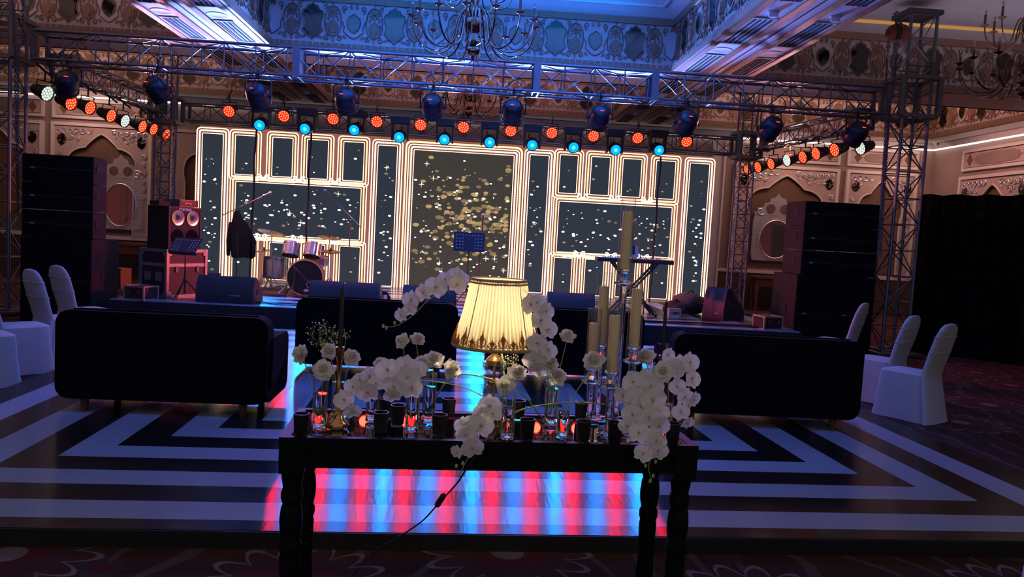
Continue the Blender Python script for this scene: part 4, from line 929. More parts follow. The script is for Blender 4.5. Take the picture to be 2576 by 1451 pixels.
# drum kit
M_shell = mat('drum_shell', (0.32, 0.33, 0.37), 0.18, 0.75); M_head = mat('drum_head', (0.12, 0.045, 0.03), 0.5); M_cym = mat('cymbal_bronze', (0.50, 0.27, 0.12), 0.25, 1.0); M_hoop = mat('maple_hoop', (0.62, 0.32, 0.08), 0.35)
def drum(nm, label, c, r, l, ax, hoop, front, lugs=8, legs=0, cat='drum'):
    t = thing(nm, label, cat, c, 0, 'drum kit')
    a = Vector(ax).normalized()
    MB().lathe([(r, -l/2), (r, l/2)], 26, (0, 0, 0), a).build('shell', M_shell, t)
    for s in (-1, 1):
        MB().lathe([(r*1.0, s*l/2-0.015), (r*1.045, s*l/2-0.015), (r*1.045, s*l/2+0.015), (r*0.98, s*l/2+0.015)], 26, (0, 0, 0), a).build('hoop', hoop, t)
        MB().lathe([(0.0, s*l/2), (r*0.99, s*l/2)], 26, (0, 0, 0), a).build('head', front, t)
    x, y, a = frame_from(a)
    for k in range(lugs):
        an = 2*PI*k/lugs; d = x*math.cos(an)+y*math.sin(an); MB().cyl(d*r*1.04-a*l*0.42, d*r*1.04+a*l*0.42, 0.006, n=6).build('tension_rod', M_steel, t)
    return t
bdc = at(770, 692, 13.75); bdc.z = SZ+0.31
b_ = drum('bass_drum', 'large bass drum with black head and maple hoop', bdc, 0.305, 0.42, (0.12, -1, 0), M_hoop, mat('bass_head_black', (0.012, 0.010, 0.012), 0.3))
MB().plate(circ(0.045, 16, 0.06, -0.22, 1.0, 0.5), WALL(0, -0.236, 0), 0.003).build('head_badge', mat('badge_white2', (0.7, 0.7, 0.7), 0.4), b_)
for s in (-1, 1): MB().tube([(s*0.27, -0.1, -0.12), (s*0.42, -0.22, -0.30)], 0.012, 6).build('spur', M_steel, b_)
ring_ = MB().lathe([(0.062, 0.0), (0.062, 0.006), (0.05, 0.006)], 16, (0.12, -0.225, -0.12), (0.12, -1, 0)).build('port_ring', M_hoop, b_)
for lab, px, py, tilt in (('left rack tom mounted over the bass drum', 733, 627, 0.35), ('right rack tom mounted over the bass drum', 786, 629, 0.35)):
    t = drum('tom_drum', lab, at(px, py, 13.85), 0.145, 0.21, (0.05, tilt, 1), M_steel, M_head, 6)
    MB().tube([(0, 0.1, -0.1), (0, 0.15, -0.3)], 0.014, 6).build('mount', M_steel, t)
ftm = at(692, 682, 14.1); ftm.z = SZ+0.43
t = drum('floor_tom', 'dark floor tom on three legs left of the bass drum', ftm, 0.20, 0.36, (0, 0, 1), M_steel, M_head, 6)
for k in range(3): a = 2*PI*k/3; MB().tube([(0.215*math.cos(a), 0.215*math.sin(a), 0.05), (0.215*math.cos(a), 0.215*math.sin(a), -0.35), (0.24*math.cos(a), 0.24*math.sin(a), -0.425)], 0.008, 6).build('leg', M_steel, t)
t = drum('snare_drum', 'small snare drum right of the rack toms', at(800, 655, 14.15), 0.17, 0.14, (0.05, -0.1, 1), M_steel, M_head, 8)
MB().cyl((0, 0, -0.08), (0, 0, SZ+0.02-t.location.z), 0.014).build('stand', M_steel, t)
for k in range(3): a = 2*PI*k/3+0.4; MB().tube([(0, 0, -0.25), (0.2*math.cos(a), 0.2*math.sin(a), SZ+0.012-t.location.z)], 0.008, 6).build('leg', M_steel, t)
for lab, px, py, r, tilt, hh in (('tilted crash cymbal on the left of the drum kit', 684, 585, 0.25, 0.25, 0), ('crash cymbal on the right of the drum kit', 829, 597, 0.21, 0.12, 0), ('hi-hat cymbals low on the right of the drum kit', 832, 631, 0.17, 0.05, 1), ('low splash cymbal on the left of the drum kit', 664, 630, 0.16, -0.1, 0)):
    p = at(px, py, 14.0); t = thing('cymbal_stand', lab, 'cymbal', (p.x, p.y, SZ), 0, 'cymbals of the drum kit'); H = p.z-SZ; M = T(0, 0, H) @ RY(tilt) @ RX(0.12)
    cy_ = [(0.0, 0.03), (0.03, 0.025), (0.045, 0.012), (r*0.6, 0.004), (r, -0.008), (r, -0.010), (0.04, 0.008), (0.0, 0.026)]
    MB().lathe(cy_, 28).build('cymbal', M_cym, t, M=M)
    if hh: MB().lathe([(x, -z-0.03) for x, z in cy_], 28).build('bottom_cymbal', M_cym, t, M=M)
    MB().cyl((0, 0, 0.12), (0, 0, H+0.06), 0.009, n=8).build('pole', M_steel, t); MB().cyl((0, 0, H+0.03), (0, 0, H+0.06), 0.014, n=8).build('wing_nut', M_black, t)
    for k in range(3): a = 2*PI*k/3+0.2; MB().tube([(0, 0, 0.30), (0.23*math.cos(a), 0.23*math.sin(a), 0.012)], 0.008, 6).build('leg', M_steel, t)
rug = struct_ = thing('drum_rug', 'flat dark rug under the drum kit', 'rug', (at(750, 740, 13.6).x, 14.0, SZ)); MB().box((0, 0, 0.003), (2.2, 1.5, 0.006)).build('pile', mat('rug_dark', (0.05, 0.035, 0.035), 0.95, bump=0.5, bscale=120), rug)

# small mixer and combo amp by the drum kit
p = gz(893, 722, SZ); p.y = 13.1; p.x = at(893, 720, 13.1).x; t = thing('audio_mixer', 'small grey mixer on the stage right of the drum kit', 'mixer', (p.x, p.y, SZ))
MB().box((0, 0, 0.06), (0.25, 0.2, 0.11)).build('chassis', mat('mixer_grey', (0.22, 0.22, 0.24), 0.4, 0.4), t); MB().box((0, -0.102, 0.06), (0.2, 0.006, 0.05)).build('front_panel', M_black, t)
MB().tube([(0.1, 0.0, 0.1), (0.14, 0.05, 0.22), (0.19, 0.05, 0.18), (0.2, 0.05, 0.02)], 0.006, 5).build('lead', M_cable, t)
p = at(953, 735, 12.9); t = thing('combo_amplifier', 'slanted little combo amplifier behind the stage monitors', 'amplifier', (p.x, 12.9, SZ), 0.2)
MB().plate([(-0.17, 0), (0.17, 0), (0.19, 0.10), (0.12, 0.20), (-0.10, 0.20), (-0.19, 0.10)], WALL(0, 0.12, 0), 0.24).build('cabinet', M_case, t)
MB().box((0.10, -0.125, 0.10), (0.06, 0.008, 0.09)).build('label_plate', mat('label_cream', (0.7, 0.6, 0.4), 0.5), t); MB().tube([(-0.05, 0, 0.2), (0, 0, 0.24), (0.06, 0, 0.2)], 0.009, 6).build('handle', M_black, t)

# keyboard with tablet holder
Yk = 12.95; ka, kb = at(1500, 650, Yk), at(1690, 661, Yk); kz = (ka.z+kb.z)/2
kt = thing('keyboard', 'slim stage keyboard on a black X-shaped stand', 'keyboard', ((ka.x+kb.x)/2, Yk, SZ)); kw = kb.x-ka.x
MB().box((0, 0, kz-SZ), (kw, 0.30, 0.07)).build('body', M_black, kt)
MB().box((0, 0.10, kz-SZ+0.036), (kw-0.2, 0.10, 0.01)).build('white_keys', mat('key_white', (0.7, 0.7, 0.7), 0.3), kt)
q = MB()
for i in range(34):
    if i % 7 not in (2, 6): q.box((-kw/2+0.14+i*(kw-0.26)/35, 0.115, kz-SZ+0.045), (0.012, 0.06, 0.014))
q.build('black_keys', M_black, kt)
MB().box((0, -0.151, kz-SZ+0.025), (kw, 0.004, 0.01)).build('red_strip', mat('keyboard_red', (0.5, 0.03, 0.02), 0.4), kt)
for s in (-1, 1):
    for yy in (-0.12, 0.12): MB().bar((s*0.38, yy, 0.02), (-s*0.38, yy, kz-SZ-0.03), 0.035, 0.035, (0, 1, 0)).build('stand_leg', M_black, kt)
    MB().box((s*0.38, 0, 0.02), (0.04, 0.42, 0.04)).build('stand_foot', M_black, kt)
p = at(1594, 632, Yk-0.05); t = thing('tablet_holder', 'pale tablet holder clipped above the keyboard', 'tablet holder', (p.x, Yk, kz+0.035))
MB().box((0, 0, p.z-kz-0.035), (0.19, 0.012, 0.20), Matrix.Rotation(-0.2, 3, 'X'), 0.85).build('tablet', mat('tablet_grey', (0.45, 0.45, 0.5), 0.4), t)
MB().tube([(0, 0.02, 0.0), (0, 0.04, 0.05), (0, 0.02, p.z-kz)], 0.012, 6).box((0, -0.012, p.z-kz-0.02), (0.05, 0.01, 0.16)).build('bracket', M_black, t)
mic_stand('blue-lit microphone stand standing behind the keyboard', Vector((at(1622, 740, 13.3).x, 13.3, 0)), at(1612, 650, 13.3), at(1612, 650, 13.3), at(1601, 578, 13.3))

# soft bags
def bag(label, pxa, pya, pxb, pyb, Y, seed, sq=0.62):
    r = random.Random(seed); a, b = at(pxa, pya, Y), at(pxb, pyb, Y); w_, h_ = b.x-a.x, a.z-SZ
    t = thing('soft_bag', label, 'bag', ((a.x+b.x)/2, Y, SZ), 0, 'soft bags on the stage'); P = []
    ph = [r.uniform(0, 6) for _ in range(4)]
    for i in range(11):
        th = PI*i/10*0.98+0.01; row = []
        for k in range(25):
            an = 2*PI*k/24; rr = abs(math.sin(th))**sq; z = h_/2+h_/2*math.cos(th)
            f = 1+0.10*math.sin(3*an+ph[0])+0.05*math.sin(5*an+ph[1]+th*3)
            row.append(Vector((w_/2*rr*f*math.cos(an), 0.24*rr*f*math.sin(an), max(0.004, z*(1+0.08*math.sin(2*an+ph[2]))))))
        P.append(row)
    MB().grid(P).build('bag_body', mat('bag_nylon', (0.03, 0.022, 0.024), 0.7, bump=0.4, bscale=30), t)
    MB().tube([(-w_*0.2, -0.1, h_*0.92), (-w_*0.05, -0.14, h_*1.18), (w_*0.12, -0.1, h_*0.95)], 0.012, 6).build('strap', M_black, t)
    MB().tube([(-w_*0.34, -0.2, h_*0.55), (0, -0.262, h_*0.6), (w_*0.34, -0.2, h_*0.55)], 0.006, 5).build('zipper', M_steel, t)
bag('large soft black bag leaning at the right end of the video wall', 1692, 735, 1775, 800, 13.6, 1)
bag('smaller soft brown bag in front of the large bag', 1672, 755, 1722, 800, 13.2, 2)
bag('squat soft bag between the tipped monitor and the slim tower', 1826, 752, 1862, 800, 13.6, 3, 0.4)
# cables lying along the stage edge
for k, (lab, x0, x1, yy) in enumerate((('black cables lying along the right part of the stage edge', 2.6, 4.9, 11.75), ('black cables lying at the stage edge by the first monitor', -3.3, -2.3, 11.75))):
    t = thing('stage_cable', lab, 'cable', (0, yy, SZ), 0, 'cables on the stage'); rr = random.Random(k)
    for j in range(3): MB().tube(catmull([(x0+(x1-x0)*i/6, 0.10*j+rr.uniform(-0.1, 0.1), 0.014+0.01*(j == 1)) for i in range(7)], 4), 0.010, 5).build('cable', M_cable, t)
# cables hanging in front of the video wall
for n, px0_, py0_, py1_, Yc in (('left of the hanging jacket', 645, 300, 700, 15.8), ('above the rack toms', 783, 320, 640, 15.8), ('before the right part of the video wall', 1662, 395, 745, 15.8)):
    a, b = at(px0_, py0_, Yc), at(px0_-6, py1_, Yc); b.x = a.x-0.03; b.z = SZ+0.005
    MBt = MB().tube([a.lerp(b, i/14)+Vector((0.012*math.sin(i*1.3), 0, 0)) for i in range(15)], 0.020, 6)
    tag(MBt.build('hanging_cable', M_cable), 'black cable bundle hanging straight down %s' % n, 'cable', 'hanging cable bundles')
# ================================================================== WALL MIRRORS, CAMERA DOME
def wall_mirror(label, xc, z0, z1, w_):
    t = thing('wall_mirror', label, 'mirror', (xc, 19.97, z0), 0, 'silver wall mirrors'); h = z1-z0; fh = h*0.68
    W = WALL(0, -0.02, 0); rx, rz_ = w_*0.33, fh*0.40; cz = fh*0.48
    oval = [(rx*math.cos(2*PI*i/40), cz+rz_*math.sin(2*PI*i/40)) for i in range(40)]
    MB().plate([(x, z) for x, z in oval], WALL(0, -0.035, 0), 0.012).build('mirror_glass', M_mirror, t)
    outer = []
    for i in range(40):
        a = 2*PI*i/40; c, s = math.cos(a), math.sin(a); k = min(w_/2/abs(c) if abs(c) > 1e-6 else 9, (fh/2)/abs(s) if abs(s) > 1e-6 else 9); outer.append((c*k, fh/2+s*k))
    MB().ring(outer, oval, W, 0.03).build('frame', M_silver, t)
    MB().tube([(x, -0.055, z) for x, z in [(p[0]*1.04, cz+(p[1]-cz)*1.04) for p in oval]], 0.018, 6, closed=True).build('oval_moulding', M_silver, t)
    q = MB()
    for i in range(44): a = 2*PI*i/44; q.ball((rx*1.16*math.cos(a), -0.058, cz+rz_*1.11*math.sin(a)), 0.020, 6, 4)
    for i in range(22):
        z = 0.04+fh*0.92*i/21
        for s in (-1, 1): q.ball((s*(w_/2-0.035), -0.055, z), 0.018, 6, 4)
    for i in range(14): q.ball((-w_/2+0.06+(w_-0.12)*i/13, -0.055, 0.045), 0.018, 6, 4)
    q.build('bead_row', M_silver, t)['kind'] = 'stuff'
    crest = [(0.46, 0.0), (0.50, 0.12), (0.40, 0.20), (0.44, 0.32), (0.30, 0.38), (0.28, 0.55), (0.18, 0.60), (0.15, 0.78), (0.06, 0.84), (0, 1.0)]
    cp = [(x*w_, fh+z*(h-fh)) for x, z in crest]; cp = cp+[(-x, z) for x, z in reversed(cp) if abs(x) > 1e-6]
    MB().plate(cp, W, 0.035).build('crest', M_silver, t)
    for s in (-1, 1):
        MB().plate(circ(0.10*w_, 16, s*0.15*w_, fh+0.30*(h-fh)), WALL(0, -0.058, 0), 0.004).build('crest_roundel', M_niche, t)
        MB().tube([(p[0], -0.06, p[1]) for p in spiral(s*0.35*w_, fh+0.18*(h-fh), 0.10*w_, 1.2, 0.5, s)], 0.016, 6).build('crest_scroll', M_silver, t)
a, b = at(248, 385, 19.97), at(362, 580, 19.97); wall_mirror('ornate silver oval mirror on the left wall behind the speakers', (a.x+b.x)/2, b.z, a.z, b.x-a.x)
a, b = at(1898, 485, 19.97), at(2004, 660, 19.97); wall_mirror('ornate silver oval mirror on the right wall beside the slim tower', (a.x+b.x)/2, b.z, a.z, b.x-a.x)
t = thing('security_camera', 'little white dome camera at the corner of the cornice', 'camera', at(2356, 357, 19.7))
MB().lathe([(0.0, -0.10), (0.05, -0.09), (0.08, -0.04), (0.085, 0.0)], 14).build('dome', M_white, t); MB().ball((0, -0.05, -0.05), 0.035, 10, 6).build('lens', M_black, t); MB().cyl((0, 0, 0), (0, 0.0, 0.06), 0.06).build('mount', M_white, t)
# wooden console against the rear wall below the mirrors
for lab, X, W_ in (('dark carved console against the right rear wall', 8.1, 1.5), ('dark carved console against the left rear wall', -8.4, 1.4)):
    t = thing('console_table', lab, 'console', (X, 19.6, DF), 0, 'consoles under the wall mirrors')
    MB().box((0, 0, 0.86), (W_, 0.45, 0.06)).build('top', M_wood, t); MB().box((0, 0, 0.72), (W_-0.1, 0.38, 0.2)).build('apron', M_wood, t)
    for sx in (-1, 1):
        for sy in (-1, 1): MB().lathe([(0.03, 0), (0.045, 0.05), (0.03, 0.15), (0.045, 0.4), (0.055, 0.6), (0.04, 0.66)], 10, (sx*(W_/2-0.08), sy*0.16, 0)).build('leg', M_wood, t)

# ================================================================== SOFAS AND CHAIRS
M_velvet = mat('black_velvet', (0.0035, 0.0035, 0.0045), 0.95, spec=0.08, sheen=0.0, bump=0.1)
M_lega = mat('sofa_leg_wood', (0.10, 0.035, 0.015), 0.5, var=0.3, vscale=40)
def sofa():
    t = thing('sofa', 'x', 'sofa'); W_, H = 1.64, 0.79
    # origin: middle of the rear face on the floor, sofa opens to +y (the stage)
    MB().plate(rrect(W_, 0.68, 0.10, 5, 0, 0.45), WALL(0, 0.19, 0), 0.19).build('backrest', M_velvet, t)
    for s in (-1, 1):
        MB().plate(rrect(0.74, 0.50, 0.10, 5, 0.37, 0.36), Matrix(((0, 0, 1, s*(W_/2-0.085)-0.085), (1, 0, 0, 0.02), (0, 1, 0, 0), (0, 0, 0, 1))), 0.17).build('armrest', M_velvet, t)
    MB().box((0, 0.46, 0.22), (W_-0.34, 0.56, 0.20)).build('seat_base', M_velvet, t)
    for s in (-1, 1): MB().plate(rrect(0.66, 0.14, 0.05, 4, s*0.335, 0.39), WALL(0, 0.76, 0), 0.56).build('seat_cushion', M_velvet, t)
    MB().tube([(-W_/2+0.10, 0.09, H-0.002), (-0.3, 0.09, H+0.004), (0.3, 0.09, H), (W_/2-0.10, 0.09, H-0.002)], 0.012, 6).build('piping', M_velvet, t)
    for x in (-W_/2+0.20, W_/2-0.20):
        for y in (0.07, 0.66): MB().lathe([(0.024, 0.0), (0.036, 0.13)], 12, (x, y, 0)).build('leg', M_lega, t)
    return t
s0 = sofa(); S = [('black sofa seen from behind at the left in front of the covered chairs', -2.31, 6.0, 0.02), ('black sofa seen from behind at the right below the covered chairs', 2.59, 6.36, -0.02), ('black sofa behind the tall candlestick and the left flowers', -0.90, 7.9, 0.02), ('black sofa behind the glass candle holders and the lampshade', 1.05, 7.92, 0.0)]
for i, (lab, x, y, rz) in enumerate(S):
    o = s0 if i == 0 else copy_tree(s0); o.scale = (0.965 if i == 0 else 1.0, 1, 1); o.location = (x, y, 0); o.rotation_euler = (0, 0, rz); tag(o, lab, 'sofa', 'black sofas on the dance floor')

M_cover = mat('white_chair_cover', (0.41, 0.405, 0.425), 0.75, var=0.06, bump=0.12, bscale=14)
def chair():
    t = thing('banquet_chair', 'x', 'chair')
    # faces +x; skirt pulled tight to four feet, seat, tall rounded back
    P = []
    for (z, sx, sy, pin, dx) in ((0.0, 0.29, 0.245, 0.16, 0.0), (0.08, 0.275, 0.235, 0.13, 0.0), (0.25, 0.25, 0.222, 0.06, 0.0), (0.42, 0.232, 0.215, 0.01, 0.005), (0.465, 0.226, 0.21, 0.0, 0.006), (0.478, 0.20, 0.185, 0.0, 0.006), (0.482, 0.10, 0.1, 0.0, 0.006), (0.483, 0.0, 0.0, 0.0, 0.006)):
        row = []
        for k in range(49):
            a = 2*PI*k/48; c, s = math.cos(a), math.sin(a); n = 5.0
            r = (abs(c)**n+abs(s)**n)**(-1/n); pinch = 1-pin*(abs(math.cos(2*a))**1.5)
            row.append(Vector((dx+sx*r*c*pinch, sy*r*s*pinch, z)))
        P.append(row)
    MB().grid(P).build('seat_cover', M_cover, t)
    P = []
    prof = [(0.0, 0.235, 0.045), (0.12, 0.222, 0.042), (0.30, 0.205, 0.040), (0.47, 0.19, 0.036), (0.58, 0.19, 0.034), (0.70, 0.205, 0.034), (0.83, 0.20, 0.032), (0.90, 0.185, 0.030), (0.95, 0.155, 0.028), (0.985, 0.10, 0.024), (1.0, 0.0, 0.0)]
    for (z, hw, th) in prof:
        xo = -0.205-0.27*max(0, z-0.46)-0.17*max(0, 0.46-z); row = []
        for k in range(29):
            a = 2*PI*k/28; c, s = math.cos(a), math.sin(a); r = (abs(c)**3+abs(s)**3)**(-1/3); row.append(Vector((xo+th*r*c, hw*r*s, z)))
        P.append(row)
    MB().grid(P).build('back_cover', M_cover, t)
    q = MB()
    for zz, am in ((0.70, 0.006), (0.86, 0.003)):
        xo = -0.205-0.27*(zz-0.46); q.tube([(xo+0.037*math.cos(a)*(abs(math.cos(a))**3+abs(math.sin(a))**3)**(-1/3), 0.206*math.sin(a)*(abs(math.cos(a))**3+abs(math.sin(a))**3)**(-1/3), zz+am*math.sin(5*a)) for a in [2*PI*k/28 for k in range(28)]], 0.004, 5, closed=True)
    q.build('cap_seam', M_cover, t)
    return t
c0 = chair()
CH = [('white covered chair nearest the dance floor corner on the right', 4.53, 7.52, 2.15), ('white covered chair second from the front in the right row', 4.62, 8.30, 2.2), ('white covered chair farthest back in the right row behind the sofa', 4.88, 9.88, 2.35),
      ('white covered chair farthest back in the left row with a blue-lit seat', -4.50, 9.36, 0.98), ('white covered chair second from the back in the left row', -4.37, 8.60, 0.95), ('white covered chair beside the end of the left sofa', -4.42, 7.86, 0.85), ('white covered chair mostly cut off at the left frame edge', -4.36, 7.18, 0.8),
      ('white covered chair peeking in at the lower right corner', 2.645, 2.90, 2.9)]
for i, (lab, x, y, rz) in enumerate(CH):
    o = c0 if i == 0 else copy_tree(c0); o.location = (x, y, DF); o.rotation_euler = (0, 0, rz); tag(o, lab, 'chair', 'covered banquet chairs')

# ================================================================== DECORATED TABLE
TZ, TC, TR = 0.76, Vector((0.122, 3.104, 0)), 0.0646
M_tab = mat('black_table_paint', (0.004, 0.006, 0.006), 0.5, bump=0.15, bscale=40, spec=0.12)
tb = thing('console_table', 'black console table with turned legs and a mirror top', 'table', (TC.x, TC.y, DF), TR); TH = TZ-DF; TW, TD = 1.60, 0.47
MB().ring([(-TW/2, -TD/2), (TW/2, -TD/2), (TW/2, TD/2), (-TW/2, TD/2)], [(-TW/2+0.035, -TD/2+0.03), (TW/2-0.035, -TD/2+0.03), (TW/2-0.035, TD/2-0.03), (-TW/2+0.035, TD/2-0.03)], T(0, 0, TH-0.035), 0.035).build('top_frame', M_tab, tb)
MB().box((0, 0, 0), (TW-0.069, TD-0.059, 0.024)).build('mirror_top', mat('table_mirror', (0.24, 0.25, 0.29), 0.012, 1.0, var=0.02), tb, loc=(0, 0, TH-0.017), rot=(-0.012, 0, 0))
for sy in (-1, 1): MB().box((0, sy*(TD/2-0.03), TH-0.075), (TW-0.14, 0.03, 0.085)).build('apron', M_tab, tb)
for sx in (-1, 1): MB().box((sx*(TW/2-0.03), 0, TH-0.075), (0.03, TD-0.12, 0.085)).build('apron', M_tab, tb)
leg_prof = [(0.0, 0.0), (0.026, 0.0), (0.030, 0.02), (0.024, 0.05), (0.034, 0.09), (0.036, 0.12), (0.030, 0.20), (0.032, 0.30), (0.034, 0.36), (0.029, 0.375), (0.037, 0.395), (0.037, 0.415), (0.028, 0.43), (0.036, 0.46), (0.039, 0.50), (0.034, 0.545), (0.027, 0.56), (0.036, 0.58), (0.036, 0.60), (0.028, 0.62), (0.034, 0.65), (0.038, 0.68), (0.0, 0.681)]
lg = MB().lathe([((0.038+(r*1.16-0.038)*0.75) if r > 0.02 else 0.0, z*1.048) for r, z in leg_prof], 18).box((0, 0, 0.773), (0.092, 0.092, 0.12)).mesh('leg', M_tab)
for sx in (-1, 1):
    for sy in (-1, 1): link('leg', lg, tb, loc=(sx*(TW/2-0.047), sy*(TD/2-0.047), 0))
TOP = TZ+0.0
def onT(px, py): p = gz(px, py, TOP); return p
def GY(px, py, Y): return at(px, py, Y)

def petal_mat(name, col, tr):
    m = mat(name, col, 0.55, var=0.05, vscale=40); nt = m.node_tree; b = nt.nodes['Principled BSDF']
    t = nt.nodes.new('ShaderNodeBsdfTranslucent'); t.inputs[0].default_value = (*col, 1); x = nt.nodes.new('ShaderNodeMixShader'); x.inputs[0].default_value = tr
    nt.links.new(b.outputs[0], x.inputs[1]); nt.links.new(t.outputs[0], x.inputs[2]); nt.links.new(x.outputs[0], nt.nodes['Material Output'].inputs[0]); return m
M_clear = thin_glass('crystal_rod', (0.84, 0.87, 0.90), 2.0, 0.06, 1.3)
# ---- lamp
lp = onT(1238, 1080); lp.y = 3.10; lp.x = at(1240, 1000, 3.10).x
lamp = thing('table_lamp', 'glass and brass lamp with a pleated cream shade', 'table lamp', (lp.x, lp.y, TOP))
M_crys = mat('lamp_crystal', (1, 0.97, 0.92), 0.02, trans=1.0, var=0, ior=1.5)
M_lampglass = thin_glass('lamp_glass', (0.93, 0.92, 0.90), 1.7, 0.05, 1.5)
MB().lathe([(0.0, 0.0), (0.058, 0.0), (0.060, 0.012), (0.050, 0.016), (0.050, 0.045), (0.053, 0.05), (0.050, 0.058), (0.030, 0.064), (0.022, 0.075), (0.0, 0.076)], 28).build('brass_foot', M_gold, lamp)
MB().lathe([(0.0, 0.075), (0.024, 0.075), (0.030, 0.085), (0.038, 0.11), (0.041, 0.14), (0.036, 0.165), (0.022, 0.178), (0.0, 0.179)], 24, fn=lambda a, z: 1+0.03*math.cos(12*a)).build('crystal_bulb', M_lampglass, lamp)
MB().lathe([(0.0, 0.178), (0.026, 0.178), (0.030, 0.186), (0.024, 0.196), (0.0, 0.197)], 20).build('brass_ring', M_gold, lamp)
MB().lathe([(0.0, 0.196), (0.022, 0.196), (0.026, 0.21), (0.034, 0.225), (0.046, 0.245), (0.050, 0.258), (0.045, 0.268), (0.0, 0.269)], 24, fn=lambda a, z: 1+0.05*math.cos(10*a)).build('crystal_cup', M_lampglass, lamp)
MB().cyl((0, 0, 0.07), (0, 0, 0.27), 0.006, n=10).build('brass_rod', M_gold, lamp)
MB().lathe([(0.0, 0.267), (0.036, 0.267), (0.038, 0.275), (0.028, 0.286), (0.016, 0.296), (0.012, 0.31), (0.014, 0.325), (0.010, 0.335), (0.010, 0.41), (0.0, 0.411)], 20).build('brass_neck', M_gold, lamp)
bulbz = 0.47
MB().ball((0, 0, bulbz), 0.030, 12, 8, (1, 1, 1.2)).build('bulb', mat('lit_bulb', (1, 0.9, 0.7), 0.3, var=0, emit=(1.0, 0.72, 0.36), estr=26), lamp)
light('lamp_bulb_light', 'POINT', (lp.x, lp.y, TOP+bulbz), 22.0, (1.0, 0.84, 0.58), None, 0.035)
m, nt, b = _nt('shade_silk'); MATS['shade_silk'] = m
tr_n = nt.nodes.new('ShaderNodeBsdfTranslucent'); mx = nt.nodes.new('ShaderNodeMixShader'); mx.inputs[0].default_value = 0.62
tcn = nt.nodes.new('ShaderNodeTexCoord'); nzn = nt.nodes.new('ShaderNodeTexNoise'); nzn.inputs['Scale'].default_value = 20; nt.links.new(tcn.outputs['Object'], nzn.inputs['Vector'])
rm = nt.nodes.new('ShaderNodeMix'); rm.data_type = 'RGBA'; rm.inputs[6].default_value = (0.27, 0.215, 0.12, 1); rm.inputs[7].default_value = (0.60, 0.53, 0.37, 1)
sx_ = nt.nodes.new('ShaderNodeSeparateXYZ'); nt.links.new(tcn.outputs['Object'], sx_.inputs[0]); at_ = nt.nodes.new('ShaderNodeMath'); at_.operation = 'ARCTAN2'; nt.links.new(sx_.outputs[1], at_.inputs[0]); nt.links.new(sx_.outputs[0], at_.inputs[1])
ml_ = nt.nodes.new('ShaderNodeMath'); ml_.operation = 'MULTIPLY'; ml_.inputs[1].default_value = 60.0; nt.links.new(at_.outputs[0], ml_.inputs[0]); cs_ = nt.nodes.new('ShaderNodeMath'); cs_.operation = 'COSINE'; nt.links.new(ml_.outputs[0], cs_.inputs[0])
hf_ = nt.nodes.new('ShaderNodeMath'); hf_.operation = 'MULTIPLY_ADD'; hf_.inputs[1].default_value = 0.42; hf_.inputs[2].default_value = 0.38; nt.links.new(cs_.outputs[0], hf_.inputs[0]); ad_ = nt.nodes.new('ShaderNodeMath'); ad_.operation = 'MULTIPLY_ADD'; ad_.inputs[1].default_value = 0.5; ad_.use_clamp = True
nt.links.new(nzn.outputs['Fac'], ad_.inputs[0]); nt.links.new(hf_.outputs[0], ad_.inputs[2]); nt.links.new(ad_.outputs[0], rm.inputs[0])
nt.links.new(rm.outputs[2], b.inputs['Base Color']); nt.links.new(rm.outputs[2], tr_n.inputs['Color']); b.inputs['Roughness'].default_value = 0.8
nt.links.new(b.outputs[0], mx.inputs[1]); nt.links.new(tr_n.outputs[0], mx.inputs[2]); nt.links.new(mx.outputs[0], nt.nodes['Material Output'].inputs[0])
sh0, sh1, r0, r1 = 0.335, 0.600, 0.174, 0.110
P = []
for (t_, bul) in ((0.0, 0), (0.25, -0.004), (0.5, -0.006), (0.75, -0.004), (1.0, 0)):
    z = sh0+(sh1-sh0)*t_; r = r0+(r1-r0)*t_+bul
    P.append([Vector(((r+0.0045*math.cos(60*a))*math.cos(a), (r+0.0045*math.cos(60*a))*math.sin(a), z)) for a in [2*PI*k/432 for k in range(433)]])
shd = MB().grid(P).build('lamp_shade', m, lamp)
M_braid = petal_mat('gilt_braid', (0.66, 0.35, 0.09), 0.72)
M_pipe = mat('shade_piping', (0.40, 0.28, 0.12), 0.7)
MB().tube([(r1*math.cos(a), r1*math.sin(a), sh1) for a in [2*PI*k/48 for k in range(48)]], 0.006, 6, closed=True).tube([((r1+0.003)*math.cos(a), (r1+0.003)*math.sin(a), sh1-0.013) for a in [2*PI*k/48 for k in range(48)]], 0.004, 5, closed=True).build('top_piping', M_pipe, shd)
MB().tube([(r0*math.cos(a), r0*math.sin(a), sh0) for a in [2*PI*k/48 for k in range(48)]], 0.0075, 6, closed=True).build('hem_piping', M_pipe, shd)
ang_s = math.atan2(r0-r1, sh1-sh0)
fl = []
for s in (-1, 1): fl.append([(s*x, z, 0.0) for x, z in ((0.0, 0.002), (0.013, 0.010), (0.017, 0.020), (0.012, 0.027), (0.006, 0.022))])
